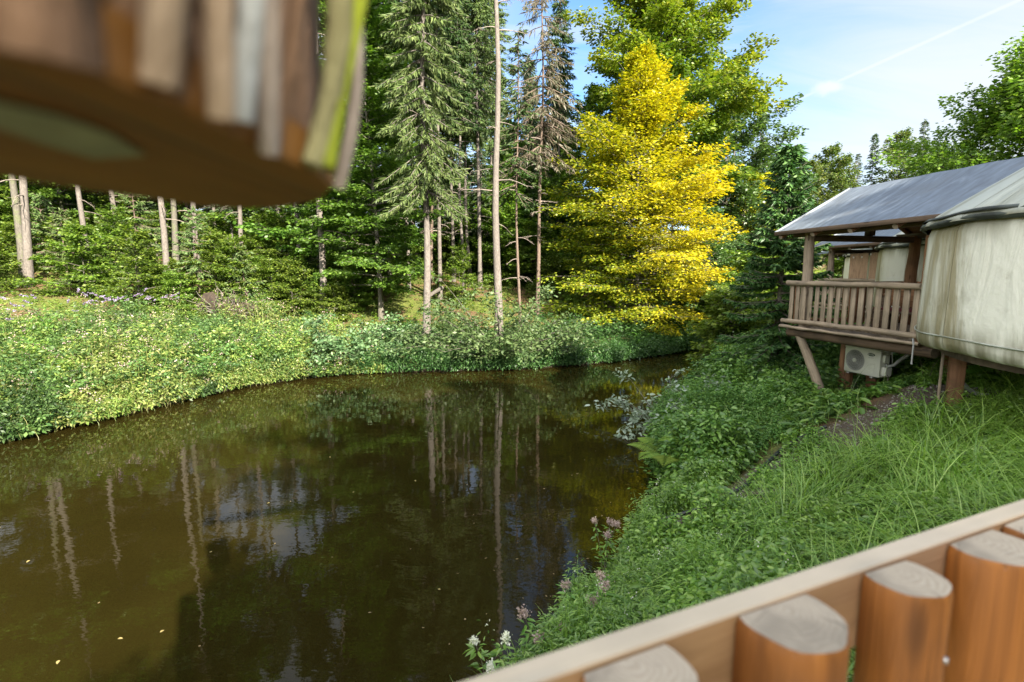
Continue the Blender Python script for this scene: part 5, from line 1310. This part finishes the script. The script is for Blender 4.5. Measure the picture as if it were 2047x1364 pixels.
H = (.12 + 1.15 * vnoise(P[:, 0], P[:, 1], .9)) * rnd(len(P), .7, 1.2) * np.where(under, .28, np.clip(1 - .62 * np.exp(-((P[:, 0] - 6.6) ** 2 + (P[:, 1] - 9.6) ** 2) / 6.0), .3, 1)) * np.clip(pathd(P[:, 0], P[:, 1]) * 1.5, .3, 1)
q = vnoise(P[:, 0], P[:, 1], 1.1, 3.7) + rng.normal(0, .08, len(P)) > .5
mb = MB(); plants(mb, P[q], H[q], 24, .15, .62, .34, .2, True, njit=.45); plants(mb, P[~q], H[~q] * 1.1, 30, .10, .5, .26, .15, True, 1, 1, njit=.5); stuff(mb.obj('brambles', [M_bramble, M_nettle]), 'dark green brambles and nettles on the slope below the veranda')
GRASS = np.array([ground_at(*p)[:2] for p in [(1560, 1000), (1700, 935), (1800, 885), (1930, 835), (2046, 800)]] + [(7.5, 5.6), (6.0, 3.4), (3.6, 1.9), (2.2, 2.1), (2.2, 3.8)])
P = scatter(11500, 1, 9, 1, 10, lambda X, Y, d: near(X, Y) & (d > .8) & (in_poly(X, Y, GRASS) | ((poly_dist(X, Y, GRASS) < .8) & (rng.random(len(X)) < .35))) & (pathd(X, Y) > .12))
mb = MB(); blades(mb, P, (.30 + .75 * vnoise(P[:, 0], P[:, 1], .45)) * rnd(len(P), .7, 1.2), rnd(len(P), .007, .016), 1.7, seg=5); stuff(mb.obj('grass', M_grass), 'long soft grass on the near slope')
P = scatter(4200, 1, 9, 1, 10, lambda X, Y, d: near(X, Y) & (d > .8) & (in_poly(X, Y, GRASS)) & (pathd(X, Y) > .15) & (rng.random(len(X)) < .5 + .5 * np.sin(X * 3 + Y * 2)))
mb = MB(); plants(mb, P, rnd(len(P), .12, .42), 13, .085, .6, .16, .2, True)
P = scatter(260, .5, 9, 1, 13, lambda X, Y, d: near(X, Y) & (d > .4) & (pathd(X, Y) > .1))
plants(mb, P, rnd(len(P), .15, .35), 9, .27, .42, .22, .2, True, 1, 1, njit=.35, topsmall=.2)
P = scatter(420, .5, 9, 1, 13, lambda X, Y, d: near(X, Y) & (d > .2)); blades(mb, P, rnd(len(P), .35, .85), rnd(len(P), .004, .008), .8, mi=2)
stuff(mb.obj('meadow_herbs', [M_herb, M_bramble, M_straw]), 'broad leaved herbs among the slope grass')
P = scatter(9000, -1.5, 7, .8, 11, lambda X, Y, d: near(X, Y) & (d > .02) & (pathd(X, Y) > .24) & ~in_poly(X, Y, GRASS) & ~in_poly(X, Y, BRAM) & (X < 6))
mb = MB(); H = (.08 + .72 * vnoise(P[:, 0], P[:, 1], .6) ** 1.3) * rnd(len(P), .7, 1.25); q = vnoise(P[:, 0], P[:, 1], .7, 5.1) + rng.normal(0, .1, len(P)) > .5
top = plants(mb, P, np.where(q, H, H * 1.15), 20, np.where(np.repeat(q, 20), .10, .085), np.where(np.repeat(q, 20), .55, .26), .18, .12, True, njit=.45)
sel = rng.random(len(P)) < .02; k = np.repeat(np.arange(sel.sum()), 6); tq = top[sel]
mb.leaves(tq[k] + rng.normal(0, .02, (len(k), 3)), rdir(len(k), .2, 1), rdir(len(k)), .016, .012, 0, 1)
stuff(mb.obj('slope_herbs', [M_herb, M_white]), 'mixed green herbs on the near slope with tiny white flowers')
P = scatter(4200, -1.5, 8, .8, 12, lambda X, Y, d: near(X, Y) & (d > .0) & (pathd(X, Y) > .3) & ~in_poly(X, Y, GRASS) & (X < 6.5) & (rng.random(len(X)) < .6))
mb = MB(); blades(mb, P, rnd(len(P), .2, .5), rnd(len(P), .006, .013), 1.1); stuff(mb.obj('slope_grass', M_grass), 'single grass tufts between the slope herbs')
P = scatter(1700, 1, 9, 4, 12, lambda X, Y, d: (pathd(X, Y) < .12) & (d > 0))
mb = MB(); s = rnd(len(P), .008, .03)
for p, q in zip(P, s):
    v = np.array([(1, 0, 0), (0, 1, 0), (-1, 0, 0), (0, -1, 0), (0, 0, .8), (0, 0, -.6)]) * rnd(18, .7, 1.2).reshape(6, 3) * q
    mb.add(v + p, [(0, 1, 4, -1), (1, 2, 4, -1), (2, 3, 4, -1), (3, 0, 4, -1), (1, 0, 5, -1), (2, 1, 5, -1), (3, 2, 5, -1), (0, 3, 5, -1)])
stuff(mb.obj('gravel', M_pebble), 'loose stones on the bare slope')
P = scatter(520, 1, 9, 4, 12, lambda X, Y, d: (pathd(X, Y) < .05) & (d > 0) & (vnoise(X, Y, .55, 2.2) > .58))
mb = MB(); plants(mb, P, rnd(len(P), .08, .38), 13, .09, .5, .12, .1, True); stuff(mb.obj('sparse_weeds', M_herb), 'thin weeds on the bare slope')
# cover round and behind the other huts and behind the viewpoint
P = scatter(3000, 5, 40, 11, 45, lambda X, Y, d: (d > .3) & (X > 6) & ~in_poly(X, Y, BRAM) & (X < Y * 1.1) & (np.hypot(X - 7.6, Y - 11.4) > 2.4))
mb = MB(); plants(mb, P, rnd(len(P), .3, 1.0), 14, .22, .55, .4, .1); stuff(mb.obj('far_slope_herbs', M_bramble), 'rough green growth round the farther huts')

# ------------------------------------------------------------------ single plants of the near shore
Sv = bush('silver_bush', 'pale silvery leaved bush hanging out over the water from the near shore', shrub(1.3, 1.0, 13, 5, 34, .11, .45, .12, hexa=True), M_bark_dark, M_silver)
Sv.location = (*on(1330, 840, .3)[:2], .2); Sv.scale = (1.35,) * 3
def fern(px, py, sc, lb, rz):
    p = ground_at(px, py) + (0, 0, .30); o = thing('fern', lb, 'fern', p, rz)
    for q in range(8):
        az = q * .785 + rnd(1, -.2, .2)[0]; L = .75 * sc * rnd(1, .8, 1.1)[0]; mb = MB(); n = 24; s = np.linspace(.08, 1, n); d = np.array((math.cos(az), math.sin(az), 0)); sd = np.array((-math.sin(az), math.cos(az), 0))
        C = d * (L * .85 * s)[:, None] + np.array((0, 0, 1)) * (L * (.85 * s - .62 * s ** 2))[:, None]
        for side in (1, -1): mb.leaves(C, sd * side + d * .35 - np.array((0, 0, .2)), np.array((0, 0, 1.0)) + 0 * C, L * .26 * np.sin(np.pi * np.minimum(1, s * .85 + .14)) + .01, L * .055)
        mb.tube(np.vstack(([[0, 0, -.35]], C[::4])), .004, 4, False); mb.obj('frond', M_fern, o)
fern(1338, 955, 1.45, 'light green fern on the near shore below the silvery bush', .4); fern(1392, 930, 1.1, 'smaller fern just right of the light green one on the shore', 1.1)
def flowerplant(px, py, H, nst, lb, head=M_pink, rad=.045, off=(0, 0)):
    p = ground_at(px, py); o = thing('flowering_herb', lb, 'plant', (p[0] + off[0], p[1] + off[1], p[2]))
    heads = []; mb = MB()
    for q in range(nst):
        fb = MB(); heads.append(fb)
        az = q * 2.4; l = rnd(1, .05, .32)[0]; t0 = np.array((math.cos(az) * l, math.sin(az) * l, H * rnd(1, .75, 1.05)[0])); mb.tube([(0, 0, -.05), t0 * (.4, .4, .55), t0], [.006, .004, .003], 4, False)
        m = 26; f = rnd(m, .15, .9); a = rnd(m, 0, 6.28); dd = np.stack((np.cos(a), np.sin(a), rnd(m, -.3, .4)), 1); mb.leaves(t0 * f[:, None] + dd * .02, dd, np.array((0, 0, 1.0)) + rng.normal(0, .4, (m, 3)), .10 * rnd(m, .6, 1.2), .03, 0, 1, True)
        for c in range(5):
            cc = t0 + rnd(3, -.028, .028) * (1, 1, .5); k = 40; fb.leaves(cc + rng.normal(0, rad * .38, (k, 3)), rdir(k), rdir(k), .022, .014); mb.tube([t0 * .9, cc], .002, 3, False)
    mb.obj('stems', [M_bark_dark, M_herb], o)
    for fb in heads: fb.obj('flower_head', head, o)
flowerplant(1225, 1165, .75, 4, 'dusty pink flowering herb leaning over the water, farther one of the shore flowers', off=(-.10, .1))
flowerplant(1180, 1300, .62, 4, 'dusty pink flowering herb with dry twig above the fence plank', off=(-.05, 0))
flowerplant(1095, 1350, .50, 3, 'pink flowering herb nearest to the fence plank, at the water', off=(-.08, .05))
flowerplant(1000, 1420, .45, 3, 'white umbel flowers just above the lower end of the fence plank', M_white, .03, off=(-.12, .25))
flowerplant(1850, 770, .75, 3, 'pale umbel flowers under the edge of the nearest yurt', M_white, .03)
o = thing('broad_leaf_plant', 'plant with large lobed leaf at the grass edge under the yurt', 'plant', ground_at(1960, 790))
for q in range(5):
    az = 2.6 + q * 1.1; H = rnd(1, .25, .5)[0]; mb = MB(); c = np.array((math.cos(az) * .18, math.sin(az) * .18, H)); mb.tube([(0, 0, -.05), c * (.4, .4, .7), c], .007, 5, False)
    n = 20; th = np.linspace(-2.7, 2.7, n); r = .17 * (.75 + .25 * np.cos(th * 3)) ; d = np.array((math.cos(az), math.sin(az), -.25)); sd = np.array((-math.sin(az), math.cos(az), 0))
    v = c + d * (np.cos(th) * r)[:, None] + sd * (np.sin(th) * r)[:, None]; v[:, 2] -= .04 * np.abs(np.sin(th)); mb.add(np.vstack((c[None], v)), [(0, k + 1, k + 2, -1) for k in range(n - 1)]); mb.obj('leaf', M_herb, o)
# the dry twig and floating leaves
mb = MB(); p = on(1110, 1215, .25); q = on(1175, 1262, .35); mb.tube([p, (p + q) / 2 + (0, 0, .03), q], [.004, .006, .008], 5, False); tag(mb.obj('dry_twig', M_deadwood), 'thin dry twig sticking out over the water by the pink flowers', 'twig')
M_fallen = plain('fallen_leaf', (0.24, 0.19, 0.07), 0.7)
for px, py in [(660, 913), (235, 1277), (118, 1320), (320, 1265), (540, 1005), (830, 960), (420, 1105), (705, 985), (60, 1120), (880, 1180)]:
    mb = MB(); p = on(px, py, .006); mb.leaves(np.zeros((1, 3)), rdir(1, -.01, .01), np.array([[.05, 0, 1.0]]), .055, .035, 0, 0, True); lo_ = mb.obj('floating_leaf', M_fallen); lo_.location = p
    tag(lo_, 'small pale fallen leaf floating on the dark pond', 'leaf', 'fallen leaves on the pond')
